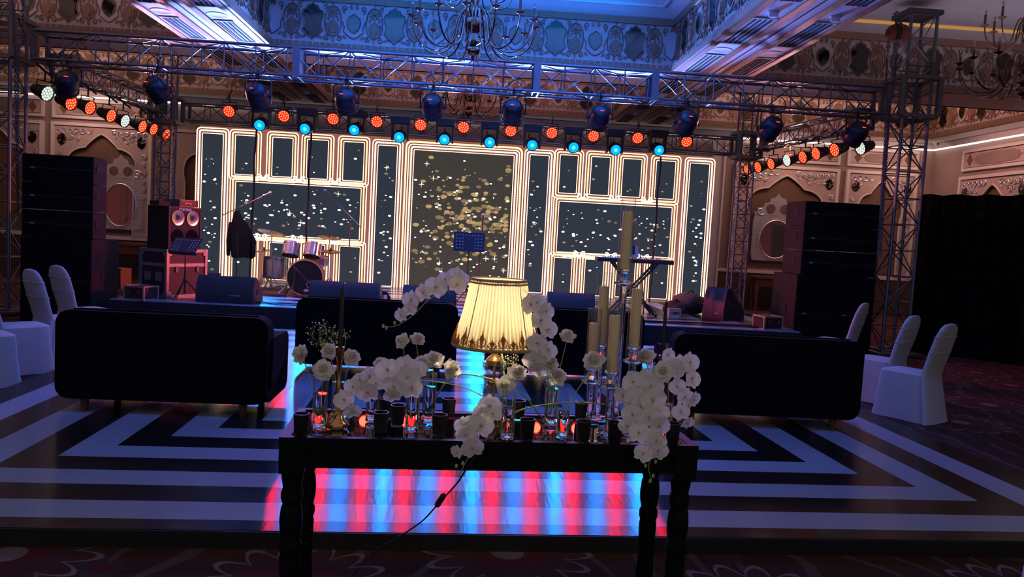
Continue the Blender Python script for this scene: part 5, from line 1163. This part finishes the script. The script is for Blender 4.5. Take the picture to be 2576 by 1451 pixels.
for i in range(26):
    a = 2*PI*i/26; tall = (i % 2 == 0); q = MB(); k = 1.45 if tall else 0.85
    for pth in fl: q.tube([(x*1.05, z*k, 0.004) for x, z, _ in pth], 0.0026, 5)
    q.plate([(x*0.006, z*0.05*k) for x, z in ((0, 0.0), (1, 0.35), (1.5, 0.6), (0.5, 0.75), (0, 1.05), (-0.5, 0.75), (-1.5, 0.6), (-1, 0.35))], T(0, 0, 0.002), 0.004)
    q.tube([(-0.02, 0.004, 0.004), (-0.011, 0.012, 0.004), (-0.018, 0.016, 0.004)], 0.0025, 5).tube([(0.02, 0.004, 0.004), (0.011, 0.012, 0.004), (0.018, 0.016, 0.004)], 0.0025, 5)
    # local x tangent, y up the cone, z outwards
    tng = Vector((-math.sin(a), math.cos(a), 0)); out = Vector((math.cos(a), math.sin(a), 0)); upv = (Vector((0, 0, 1))*math.cos(ang_s) - out*math.sin(ang_s)); nn = tng.cross(upv)
    if nn.dot(out) < 0: tng = -tng; nn = tng.cross(upv)
    c = out*(r0+0.001)+Vector((0, 0, sh0+0.006))
    q.build('braid_motif', M_braid, shd, M=Matrix(((tng.x, upv.x, nn.x, c.x), (tng.y, upv.y, nn.y, c.y), (tng.z, upv.z, nn.z, c.z), (0, 0, 0, 1))))
for k in range(4):
    a = PI/4+k*PI/2; MB().tube([((r0-0.002)*math.cos(a), (r0-0.002)*math.sin(a), sh0), ((r1-0.002)*math.cos(a), (r1-0.002)*math.sin(a), sh1)], 0.0016, 4).build('shade_rib', M_dsteel, shd)
MB().tube([(0, 0, 0.41), (-0.055, 0, 0.43), (-0.06, 0, 0.52), (0, 0, 0.565), (0.06, 0, 0.52), (0.055, 0, 0.43), (0, 0, 0.41)], 0.002, 5).tube([(-r1, 0, sh1-0.02), (0, 0, 0.57), (r1, 0, sh1-0.02)], 0.002, 4).build('shade_harp', M_gold, lamp)
# lead with inline switch
e = TC+Vector((-TD/2*-math.sin(TR)*0, 0, 0))
pts = [Vector((lp.x+0.03, lp.y-0.06, TOP+0.008)), GY(1235, 1106, 2.89), GY(1225, 1118, 2.855)]; pts[1].z = TOP+0.006; pts[2].z = TOP+0.004
pts += [GY(1180, 1170, 2.85), GY(1150, 1215, 2.87), GY(1118, 1250, 2.90), GY(1098, 1272, 2.92), GY(1060, 1312, 2.96), GY(1000, 1352, 3.0), Vector((gz(940, 1400, DF).x, gz(940, 1400, DF).y, DF+0.02)), gz(880, 1451, DF)+Vector((0, 0, 0.006)), gz(800, 1480, DF)+Vector((0, 0, 0.006))]
ld_ = thing('lamp_lead', 'black lamp lead with inline switch hanging down before the floor', 'cable'); MB().tube(catmull(pts, 6), 0.0032, 6).build('lead', M_cable, ld_)
a, b = GY(1118, 1243, 2.893), GY(1098, 1273, 2.917); MB().tube([a, a.lerp(b, 0.1), a.lerp(b, 0.9), b], [0.006, 0.012, 0.012, 0.006], 8).build('inline_switch', M_black, ld_)

# ---- black votive cups
M_cup = mat('black_ceramic', (0.012, 0.011, 0.011), 0.35)
cup_b = MB().lathe([(0.0, 0.0), (0.023, 0.0), (0.025, 0.004), (0.030, 0.078), (0.0275, 0.078), (0.023, 0.008), (0.0, 0.007)], 22).mesh('cup_body', M_cup)
cup_c = MB().lathe([(0.0, 0.0), (0.019, 0.0), (0.019, 0.030), (0.0, 0.031)], 16).mesh('candle_wax', mat('votive_wax', (0.03, 0.028, 0.028), 0.6))
CUPS = [(757, 1091, 'at the left front corner of the table'), (957, 1086, 'in front between the gold candlestick and the tall vases'), (1000, 1066, 'behind the front cups just left of the paired vases'), (1104, 1092, 'just right of the paired vases'), (1128, 1047, 'at the back edge left of the lamp'), (1325, 1103, 'just right of the lamp vase at the front'), (1303, 1052, 'behind the vase right of the lamp foot'), (1466, 1107, 'front of the crystal candle holders'), (1545, 1110, 'front just left of the hanging orchids'), (1690, 1112, 'under the far right orchids'), (970, 1048, 'behind the left orchid blooms at the back edge'), (1461, 1057, 'at the back edge by the crystal stems')]
for px, py, lab in CUPS:
    t = thing('votive_cup', 'black votive cup ' + lab, 'candle cup', onT(px, py), 0, 'black votive cups')
    link('cup_body', cup_b, t); link('candle_wax', cup_c, t, loc=(0, 0, 0.008))

# ---- glass vases with water
def vase(px, py, h, r, fill, lab):
    t = thing('glass_vase', lab, 'vase', onT(px, py), 0, 'glass cylinder vases')
    MB().lathe([(r, 0.012), (r, h)], 26).tube([(r*math.cos(k*PI/13), r*math.sin(k*PI/13), h) for k in range(26)], 0.0011, 5, closed=True).build('glass', M_glass, t)
    MB().lathe([(0.0, 0.0), (r-0.001, 0.0), (r, 0.002), (r, 0.011), (r-0.002, 0.0135), (0.0, 0.012)], 26).build('thick_base', M_thick, t)
    MB().lathe([(0.0, 0.0145), (r-0.0026, 0.0155), (r-0.0026, h*fill), (0.0, h*fill)], 26).build('water', M_water, t)
    return t
VASES = [(803, 1076, 0.205, 0.029, 0.66, 'glass vase at the far left holding a drooping rose'), (849, 1052, 0.20, 0.028, 0.75, 'glass vase standing behind the gold candlestick'), (936, 1058, 0.17, 0.028, 0.6, 'glass vase under the left orchid blooms'), (1035, 1083, 0.20, 0.028, 0.72, 'glass vase at the left of the pair before the lamp'), (1077, 1062, 0.205, 0.028, 0.72, 'glass vase at the right of the pair before the lamp'), (1275, 1102, 0.185, 0.028, 0.64, 'glass vase right in front of the lamp foot'), (1383, 1066, 0.185, 0.027, 0.82, 'rear glass vase of the pair right of the lamp'), (1413, 1097, 0.19, 0.026, 0.52, 'front glass vase of the pair right of the lamp with a slanting stem'), (1676, 1062, 0.17, 0.028, 0.5, 'glass vase behind the hanging orchids on the right')]
for v in VASES: vase(*v)

# ---- crystal candle holders
M_wax = mat('ivory_wax', (0.86, 0.64, 0.32), 0.5, sub=0.2, var=0.08, vscale=30)
def holder(lab, px, py, px_top, cup_y, gl_top, can_top, r=0.031):
    b0 = onT(px, py); Y = b0.y; cz = at(px_top, cup_y, Y).z-TOP; gt = at(px_top, gl_top, Y).z-TOP; ct = at(px_top, can_top, Y).z-TOP
    t = thing('candle_holder', 'crystal holder with glass chimney ' + lab, 'candle holder', b0, 0, 'crystal candle holders')
    sl = at(px_top, cup_y, Y).x-b0.x
    MB().lathe([(0.0, 0.0), (0.044, 0.0), (0.044, 0.008), (0.018, 0.014), (0.016, 0.02), (0.016, cz-0.075), (0.0, cz-0.074)], 20, fn=None).build('stem', M_thick, t)
    MB().lathe([(0.0, cz-0.075), (0.016, cz-0.075), (0.040, cz-0.062), (0.040, cz-0.056), (0.016, cz-0.048), (0.022, cz-0.030), (0.014, cz-0.018), (0.026, cz-0.006), (0.026, cz), (0.0, cz+0.0005)], 20).build('crystal_cup', M_crys, t)
    MB().lathe([(r, cz-0.055), (r, gt)], 26).tube([(r*math.cos(k*PI/13), r*math.sin(k*PI/13), gt) for k in range(26)], 0.001, 5, closed=True).build('glass_chimney', M_glass, t)
    c = thing('pillar_candle', 'ivory pillar candle in the crystal holder ' + lab, 'candle', b0+Vector((0, 0, cz+0.001)), 0, 'ivory pillar candles'); hc = ct-cz
    MB().lathe([(0.0, 0.0), (0.0215, 0.0), (0.0215, hc-0.004), (0.019, hc), (0.0, hc-0.003)], 20).build('wax', M_wax, c); MB().cyl((0, 0, hc-0.004), (0.001, 0, hc+0.012), 0.0012, n=5).build('wick', M_black, c)
    return t
holder('tallest, rising above the others', 1546, 1062, 1552, 676, 500, 530, 0.031)
holder('at the left of the tall one', 1500, 1052, 1507, 866, 685, 720, 0.032)
holder('at the right of the tall one', 1580, 1086, 1588, 872, 692, 726, 0.031)
holder('lowest, standing in front of the tall one', 1528, 1096, 1534, 934, 760, 793, 0.031)
holder('lowest left one, half hidden', 1480, 1060, 1484, 925, 775, 812, 0.030)

# ---- brass candlesticks with black tapers
def stick(lab, px, py, cup_top, tap_top, hid=False):
    b0 = onT(px, py); Y = b0.y; hz = at(px, cup_top, Y).z-TOP; tz = at(px, tap_top, Y).z-TOP
    t = thing('candlestick', 'brass candlestick ' + lab, 'candlestick', b0, 0, 'brass candlesticks')
    MB().lathe([(0.0, 0.0), (0.040, 0.0), (0.045, 0.010), (0.043, 0.018), (0.030, 0.030), (0.022, 0.045), (0.012, 0.060), (0.009, 0.085), (0.016, 0.12), (0.010, 0.18), (0.009, hz-0.075), (0.012, hz-0.055), (0.0165, hz-0.038), (0.0175, hz), (0.012, hz), (0.012, hz-0.03), (0.0, hz-0.031)], 24).build('stem', mat('rose_brass', (0.60, 0.32, 0.14), 0.18, 1.0), t)
    c = thing('taper_candle', 'thin black taper candle ' + lab, 'candle', b0+Vector((0, 0, hz-0.030)), 0, 'black taper candles')
    MB().tube([(0, 0, 0), (0, 0, tz-hz+0.02), (0, 0, tz-hz+0.03)], [0.0095, 0.0075, 0.003], 12).build('wax', mat('black_wax', (0.01, 0.01, 0.011), 0.4), c); MB().cyl((0, 0, tz-hz+0.028), (0, 0, tz-hz+0.04), 0.001, n=5).build('wick', M_black, c)
stick('at the left between the roses', 848, 1074, 872, 722)
stick('at the right among the far orchids', 1656, 1050, 893, 757)

# ---- flowers
M_pet = petal_mat('orchid_petal', (0.92, 0.87, 0.84), 0.26)
M_lip = mat('orchid_lip', (0.62, 0.36, 0.16), 0.5, var=0.3, vscale=120)
M_stem = mat('green_stem', (0.36, 0.50, 0.09), 0.5)
M_bud = mat('orchid_bud', (0.42, 0.46, 0.20), 0.5)
M_rose = petal_mat('rose_petal', (0.92, 0.87, 0.75), 0.26)
M_leaf = mat('sepal_green', (0.10, 0.17, 0.04), 0.6)
def petal(mb, l, wd, ang, tilt, cup=0.15, base=0.006, zoff=0.0, nu=5, nv=5, wav=0.0):
    R = Matrix.Rotation(ang, 3, 'Z') @ Matrix.Rotation(-tilt, 3, 'Y'); P = []
    for i in range(nu+1):
        u = i/nu; row = []
        hw = wd/2*(math.sin(PI*min(1.0, 0.16+0.84*u)**1.15))**0.62 if u < 1 else 0.0015
        hw = max(hw, 0.0015)
        for j in range(nv+1):
            v = 2*j/nv-1; row.append(R @ Vector((base+l*u, hw*v, cup*l*(u*u*0.5+v*v*0.35*u)+wav*math.sin(6*v+8*u))) + Vector((0, 0, zoff)))
        P.append(row)
    mb.grid(P)
orch = MB()
for a in (0.15, PI-0.15): petal(orch, 0.039, 0.054, a, 0.05, 0.16, 0.002, 0.0015, 6, 6)
for a in (PI/2, -PI/2-0.6, -PI/2+0.6): petal(orch, 0.037, 0.029, a, 0.02, 0.12, 0.003, -0.0015)
orch_me = orch.mesh('bloom', M_pet)
lip = MB(); petal(lip, 0.016, 0.012, -PI/2, -0.9, 0.5, 0.002, 0.002)
for a in (-0.5, PI+0.5): petal(lip, 0.011, 0.010, a, -1.0, 0.4, 0.001, 0.002)
lip.ball((0, 0.002, 0.005), 0.0045, 8, 5); lip_me = lip.mesh('lip', M_lip)
bud_me = MB().ball((0, 0, 0), 0.0075, 8, 6, (1, 1, 1.35)).mesh('bud', M_bud)
rf = random.Random(3)
def bloom(parent, p, origin, face, sc=1.0, spin=0.0):
    f = Vector(face).normalized(); x, y, a = frame_from(f); up = Vector((0, 0, 1)); y = (up-f*up.dot(f)).normalized() if abs(f.z) < 0.95 else y; x = y.cross(f)
    M = Matrix(((x.x, y.x, f.x, 0), (x.y, y.y, f.y, 0), (x.z, y.z, f.z, 0), (0, 0, 0, 1))) @ Matrix.Rotation(spin, 4, 'Z') @ Matrix.Scale(sc, 4)
    M.translation = p-origin
    o = link('bloom', orch_me, parent, M=M); link('lip', lip_me, o); return o
def spray(label, blooms, stem, buds=(), sc=1.0, fx=0.0):
    # blooms: (px, py, Y[, scale, dirx, dirz]); stem: (px, py, Y)
    S_ = [GY(*q) for q in stem]; o0 = S_[0].copy()
    t = thing('orchid_spray', label, 'orchid', o0, 0, 'white orchid sprays')
    n = len(S_); cp = catmull([q-o0 for q in S_], 6)
    MB().tube(cp, [0.0026-0.0012*i/len(cp) for i in range(len(cp))], 6).build('stem', M_stem, t)
    pd = MB()
    for b in blooms:
        p = GY(b[0], b[1], b[2]); s = (b[3] if len(b) > 3 else 1.0)*sc; dx = (b[4] if len(b) > 4 else rf.uniform(-0.55, 0.55))+fx; dz = b[5] if len(b) > 5 else rf.uniform(-0.35, 0.35)
        o = bloom(t, p, o0, (dx, -1, dz), s, rf.uniform(-0.5, 0.5))
        q = min(cp, key=lambda c: (c-(p-o0)).length); pd.tube([q, q.lerp(p-o0, 0.6)+Vector((0, 0.004, 0.004)), p-o0+Vector((0, 0.004, 0))], 0.0012, 5)
    pd.build('pedicel', M_stem, t)
    for b in buds: link('bud', bud_me, t, loc=GY(*b)-o0, scale=(0.8, 0.8, 0.9))
    return t
spray('orchid spray arching high to the left of the lampshade', [(1148, 694, 3.30, 1.05), (1150, 716, 3.27, 1.0), (1120, 703, 3.31, 0.9), (1097, 722, 3.26, 1.25, -0.1, 0.1), (1064, 735, 3.28, 1.05), (1035, 755, 3.26, 1.1, -0.5, 0.0), (1030, 778, 3.25, 0.8), (1010, 792, 3.26, 0.85, -0.7, -0.2), (1160, 703, 3.29, 0.9)], [(1272, 1010, 3.16), (1262, 880, 3.30), (1235, 800, 3.36), (1180, 740, 3.36), (1130, 730, 3.32), (1082, 751, 3.29), (1042, 790, 3.28), (1000, 818, 3.28), (960, 823, 3.28)], [(964, 820, 3.275), (972, 825, 3.275), (993, 812, 3.275)])
spray('orchid spray spreading low across the left of the table', [(889, 973, 2.97), (925, 985, 2.95, 1.2), (866, 1005, 2.96, 1.05), (887, 1033, 2.94, 0.95, 0.2, -0.5), (929, 944, 3.0, 1.0), (975, 930, 2.98, 1.25), (992, 972, 2.93, 1.25), (1025, 950, 2.96, 1.3), (1022, 921, 2.99, 1.2), (1036, 975, 2.94, 1.15), (987, 994, 2.93, 0.9, 0.0, -0.6), (1050, 930, 2.98, 1.0), (905, 955, 2.99, 0.8), (945, 965, 2.97, 0.9)], [(1232, 1005, 3.02), (1170, 975, 3.02), (1110, 962, 3.01), (1062, 958, 3.0), (1000, 965, 2.99), (940, 985, 2.98), (890, 1010, 2.97), (850, 1040, 2.97), (838, 1046, 2.97)], [(838, 1044, 2.965), (845, 1030, 2.965)])
spray('orchid spray tumbling down the right side of the lampshade', [(1334, 765, 2.98, 1.1, 0.4), (1352, 762, 2.99, 1.0), (1372, 783, 2.98, 1.0, 0.6), (1360, 806, 2.96, 1.15), (1378, 828, 2.97, 1.05, 0.5), (1352, 862, 2.95, 1.1), (1378, 880, 2.96, 1.0, 0.4), (1343, 905, 2.94, 1.15, -0.2, -0.4), (1352, 928, 2.94, 1.0, 0.1, -0.6), (1366, 895, 2.96, 0.9)], [(1385, 1040, 3.17), (1392, 960, 3.06), (1380, 900, 3.02), (1368, 850, 3.01), (1352, 800, 3.01), (1330, 745, 3.01), (1316, 728, 3.01)])
spray('orchid spray cascading over the front edge below the lamp', [(1231, 1022, 2.92, 1.2, 0.2), (1208, 1040, 2.90, 1.1), (1186, 1062, 2.88, 1.0), (1210, 1070, 2.87, 1.25, 0.1, 0.1), (1172, 1092, 2.85, 1.1), (1188, 1125, 2.83, 1.15, 0.1, -0.3), (1240, 1040, 2.91, 0.95), (1150, 1136, 2.83, 0.7, -0.8), (1165, 1070, 2.88, 0.9)], [(1275, 1020, 3.0), (1250, 1015, 2.98), (1220, 1045, 2.91), (1200, 1085, 2.86), (1182, 1140, 2.845), (1165, 1175, 2.845), (1156, 1196, 2.845)], [(1164, 1165, 2.84), (1148, 1172, 2.84), (1155, 1195, 2.84)])
spray('dense orchid spray hanging over the right front edge of the table', [(1592, 960, 2.97, 1.2), (1622, 955, 2.99, 1.2), (1640, 972, 2.96, 1.3), (1598, 1003, 2.94, 1.3), (1641, 1005, 2.93, 1.4, 0.2), (1568, 995, 2.98, 0.95), (1592, 1042, 2.91, 1.15), (1632, 1048, 2.90, 1.3), (1658, 1070, 2.89, 1.15), (1606, 1088, 2.88, 1.15), (1640, 1098, 2.88, 1.05), (1652, 1108, 2.87, 1.0), (1655, 1133, 2.86, 1.05), (1618, 1140, 2.86, 0.95, -0.3), (1612, 1020, 2.93, 1.1), (1660, 1035, 2.92, 1.0), (1578, 1070, 2.90, 0.9)], [(1676, 1020, 3.06), (1640, 930, 3.04), (1610, 950, 3.0), (1615, 1000, 2.96), (1625, 1060, 2.92), (1632, 1110, 2.885), (1635, 1150, 2.875), (1632, 1180, 2.875), (1640, 1210, 2.875)], [(1624, 1171, 2.87), (1649, 1161, 2.87), (1643, 1197, 2.87), (1635, 1210, 2.87)])
spray('orchid spray drooping at the far right end of the table', [(1696, 928, 3.03, 1.15), (1735, 912, 3.04, 1.15, 0.5), (1740, 952, 3.02, 1.1, 0.6), (1704, 972, 3.0, 0.9), (1723, 998, 3.0, 1.0, 0.2), (1744, 1005, 3.0, 0.95, 0.8), (1713, 1036, 2.99, 0.95), (1729, 1062, 2.98, 0.8, 0.4, -0.6), (1712, 915, 3.05, 1.0), (1680, 892, 3.06, 0.8)], [(1680, 1050, 3.10), (1682, 960, 3.08), (1690, 920, 3.07), (1720, 905, 3.06), (1738, 930, 3.05), (1735, 980, 3.03), (1725, 1030, 3.01), (1728, 1080, 3.0)])
# long bare stems crossing the table
for lab, P_ in (('long bare green stem crossing from the lamp vase to the candle holders', [(1270, 1065, 3.0), (1300, 1035, 3.0), (1370, 1018, 3.05), (1450, 1012, 3.1), (1530, 1018, 3.1), (1570, 1032, 3.1)]), ('thick green stem arching from the left pair of vases towards the lamp', [(1070, 1040, 3.16), (1095, 1000, 3.14), (1125, 960, 3.1), (1160, 942, 3.08), (1200, 945, 3.05), (1250, 960, 3.0), (1280, 985, 2.95)]), ('green stem sloping down to the rear vase right of the lamp', [(1302, 986, 3.0), (1325, 1000, 3.02), (1350, 1035, 3.06), (1375, 1062, 3.12)])):
    o0 = GY(*P_[0]); t = thing('flower_stem', lab, 'stem', o0, 0, 'bare flower stems'); cp = catmull([GY(*q)-o0 for q in P_], 6)
    MB().tube(cp, 0.0032, 6).build('stem', M_stem, t)
    q = MB()
    for k in (len(cp)//3, 2*len(cp)//3): q.ball(cp[k], 0.0048, 8, 5)
    q.build('node', M_stem, t)

# roses: layered open blooms on a stem
def rose_bloom(seed, open_):
    r = random.Random(seed); inner = MB(); outer = MB()
    for lay, (n, l, wd, tl, z) in enumerate(((4, 0.020, 0.020, 1.25, 0.004), (5, 0.024, 0.026, 0.95, 0.002))):
        for k in range(n): petal(inner, l, wd, 2*PI*k/n+lay*0.6+r.uniform(-.1, .1), tl, 0.35, 0.002, z, 4, 4)
    for lay, (n, l, wd, tl, z) in enumerate(((5, 0.028, 0.032, 0.62*open_, 0.0), (5, 0.034, 0.036, 0.28*open_, -0.002), (5, 0.036, 0.034, -0.05, -0.005))):
        for k in range(n): petal(outer, l*r.uniform(0.85, 1.1), wd, 2*PI*k/n+lay*0.7+r.uniform(-.2, .2), tl+r.uniform(-.15, .15), 0.18, 0.003, z, 4, 4, 0.0012)
    inner.ball((0, 0, 0.011), 0.0105, 10, 7, (1, 1, 1.25))
    for k in range(3): petal(inner, 0.022, 0.022, 2.1*k, 1.42, 0.25, 0.006, 0.006, 4, 4)
    sp = MB()
    for k in range(5): petal(sp, 0.020, 0.006, 2*PI*k/5, -0.4, -0.2, 0.002, -0.008, 4, 2)
    sp.ball((0, 0, -0.008), 0.007, 8, 5)
    return inner.mesh('inner_petals', M_rose), outer.mesh('outer_petals', M_rose), sp.mesh('sepals', M_leaf)
RB = [rose_bloom(s, o) for s, o in ((1, 1.0), (2, 0.7), (3, 1.25))]
ROSES = [(757, 890, 3.08, 1.15, -0.8, 0.5, (803, 1040, 3.03), 'rose at the far left end facing left'), (812, 932, 2.98, 1.25, 0.2, 0.6, (802, 1050, 3.02), 'pale rose drooping over the far left vase'), (830, 884, 3.18, 1.05, -0.2, 0.5, (848, 1030, 3.15), 'rose just left of the gold candlestick'), (883, 898, 3.18, 1.1, 0.5, 0.6, (852, 1030, 3.15), 'rose just right of the gold candlestick'),
    (1012, 858, 3.2, 0.95, -0.5, 0.5, (1030, 1040, 3.05), 'left bud of the tall rose pair before the sofa'), (1050, 853, 3.2, 0.9, 0.4, 0.8, (1078, 1040, 3.12), 'right bud of the tall rose pair before the sofa'), (957, 916, 3.12, 0.95, -0.3, 0.7, (938, 1040, 3.12), 'small rose behind the left orchid blooms'), (1060, 912, 3.1, 0.9, 0.0, 0.8, (1037, 1050, 3.05), 'rose behind the paired vases'),
    (1092, 905, 3.1, 1.15, 0.2, 0.6, (1076, 1040, 3.12), 'rose above the right vase of the pair'), (1135, 927, 3.08, 1.2, 0.7, 0.3, (1080, 1040, 3.12), 'open rose leaning right of the paired vases'), (1427, 846, 3.14, 1.0, 0.1, 0.9, (1388, 1040, 3.12), 'lone rose on a tall stem before the dark sofa'), (1494, 908, 3.0, 1.25, -0.3, 0.6, (1412, 1060, 2.96), 'rose leaning on the crystal candle holders'),
    (1400, 946, 3.06, 1.15, 0.1, 0.5, (1386, 1040, 3.12), 'rose on the rear vase right of the lamp'), (1270, 970, 2.97, 1.1, -0.2, 0.3, (1275, 1080, 2.96), 'front rose on the vase before the lamp foot'), (1300, 937, 3.0, 1.1, 0.2, 0.7, (1277, 1080, 2.96), 'rose behind the front rose at the lamp foot'), (1380, 912, 3.05, 1.15, 0.4, 0.5, (1388, 1040, 3.12), 'rose tucked under the tumbling orchids by the lamp'),
    (1668, 935, 2.98, 1.25, -0.2, 0.4, (1676, 1040, 3.1), 'blush rose between the two right orchid sprays'), (1625, 897, 3.12, 1.1, -0.3, 0.6, (1672, 1040, 3.12), 'rose behind the hanging orchids by the candle holders')]
for i, (px, py, Y, s, dx, dz, ft_, lab) in enumerate(ROSES):
    p = GY(px, py, Y); f = GY(*ft_); t = thing('rose', 'white ' + lab, 'rose', f, 0, 'white roses'); me = RB[i % 3]
    d = Vector((dx, -0.75, dz)).normalized(); x, y, a = frame_from(d)
    M = Matrix(((x.x, y.x, d.x, 0), (x.y, y.y, d.y, 0), (x.z, y.z, d.z, 0), (0, 0, 0, 1))) @ Matrix.Scale(s, 4); M.translation = p-f
    o = link('bloom', me[1], t, M=M); link('inner_petals', me[0], o); link('sepals', me[2], o)
    b = p-f-d*0.012*s; MB().tube(catmull([Vector((0, 0, 0)), (b)*0.5+Vector((0.006*math.sin(i), 0.004, 0)), b-Vector((0, 0, 0.015)), b], 5), 0.0019, 6).build('stem', M_stem, t)
# baby's breath
M_gyp = mat('tiny_white_blossom', (0.85, 0.83, 0.75), 0.6)
for lab, px, py, Y, w_, h_, n, ft_ in (('cloud of baby breath rising behind the left roses', 812, 842, 3.2, 44, 40, 110, (848, 985, 3.16)), ('sprig of baby breath right of the black taper', 870, 840, 3.2, 14, 14, 18, (850, 985, 3.16)), ('baby breath cluster under the lampshade', 1280, 903, 3.02, 26, 18, 60, (1277, 1000, 2.97)), ('baby breath behind the paired vases', 1072, 925, 3.14, 22, 16, 40, (1077, 1010, 3.13)), ('baby breath under the tumbling orchids', 1362, 935, 3.08, 40, 14, 55, (1383, 1000, 3.12)), ('baby breath around the far right roses', 1640, 930, 3.14, 26, 22, 40, (1674, 1010, 3.12))):
    f = GY(*ft_); t = thing('baby_breath', lab.replace('baby breath', "baby's breath"), 'filler flower', f, 0, 'baby breath sprigs'); rr = random.Random(px); st_ = MB(); bl = MB(); fork = GY(px, py+h_*0.9, Y)-f
    st_.tube([Vector((0, 0, 0)), fork*0.6, fork], 0.0012, 5); mids = [GY(px+rr.uniform(-0.6, 0.6)*w_, py+rr.uniform(-0.3, 0.4)*h_, Y+rr.uniform(-.02, .02))-f for _ in range(7)]
    for m_ in mids: st_.tube([fork, fork.lerp(m_, 0.5)+Vector((0, 0, 0.004)), m_], 0.0007, 4)
    for _ in range(n):
        a_ = rr.uniform(0, 2*PI); k = rr.random()**0.5; p = GY(px+w_*k*math.cos(a_), py+h_*k*math.sin(a_), Y+rr.uniform(-.025, .025))-f
        q = min(mids, key=lambda c: (c-p).length); st_.tube([q, p], 0.00025, 3, False); bl.ball(p, rr.uniform(0.0018, 0.0034), 6, 4)
    st_.build('stems', M_stem, t); bl.build('blossoms', M_gyp, t)['kind'] = 'stuff'
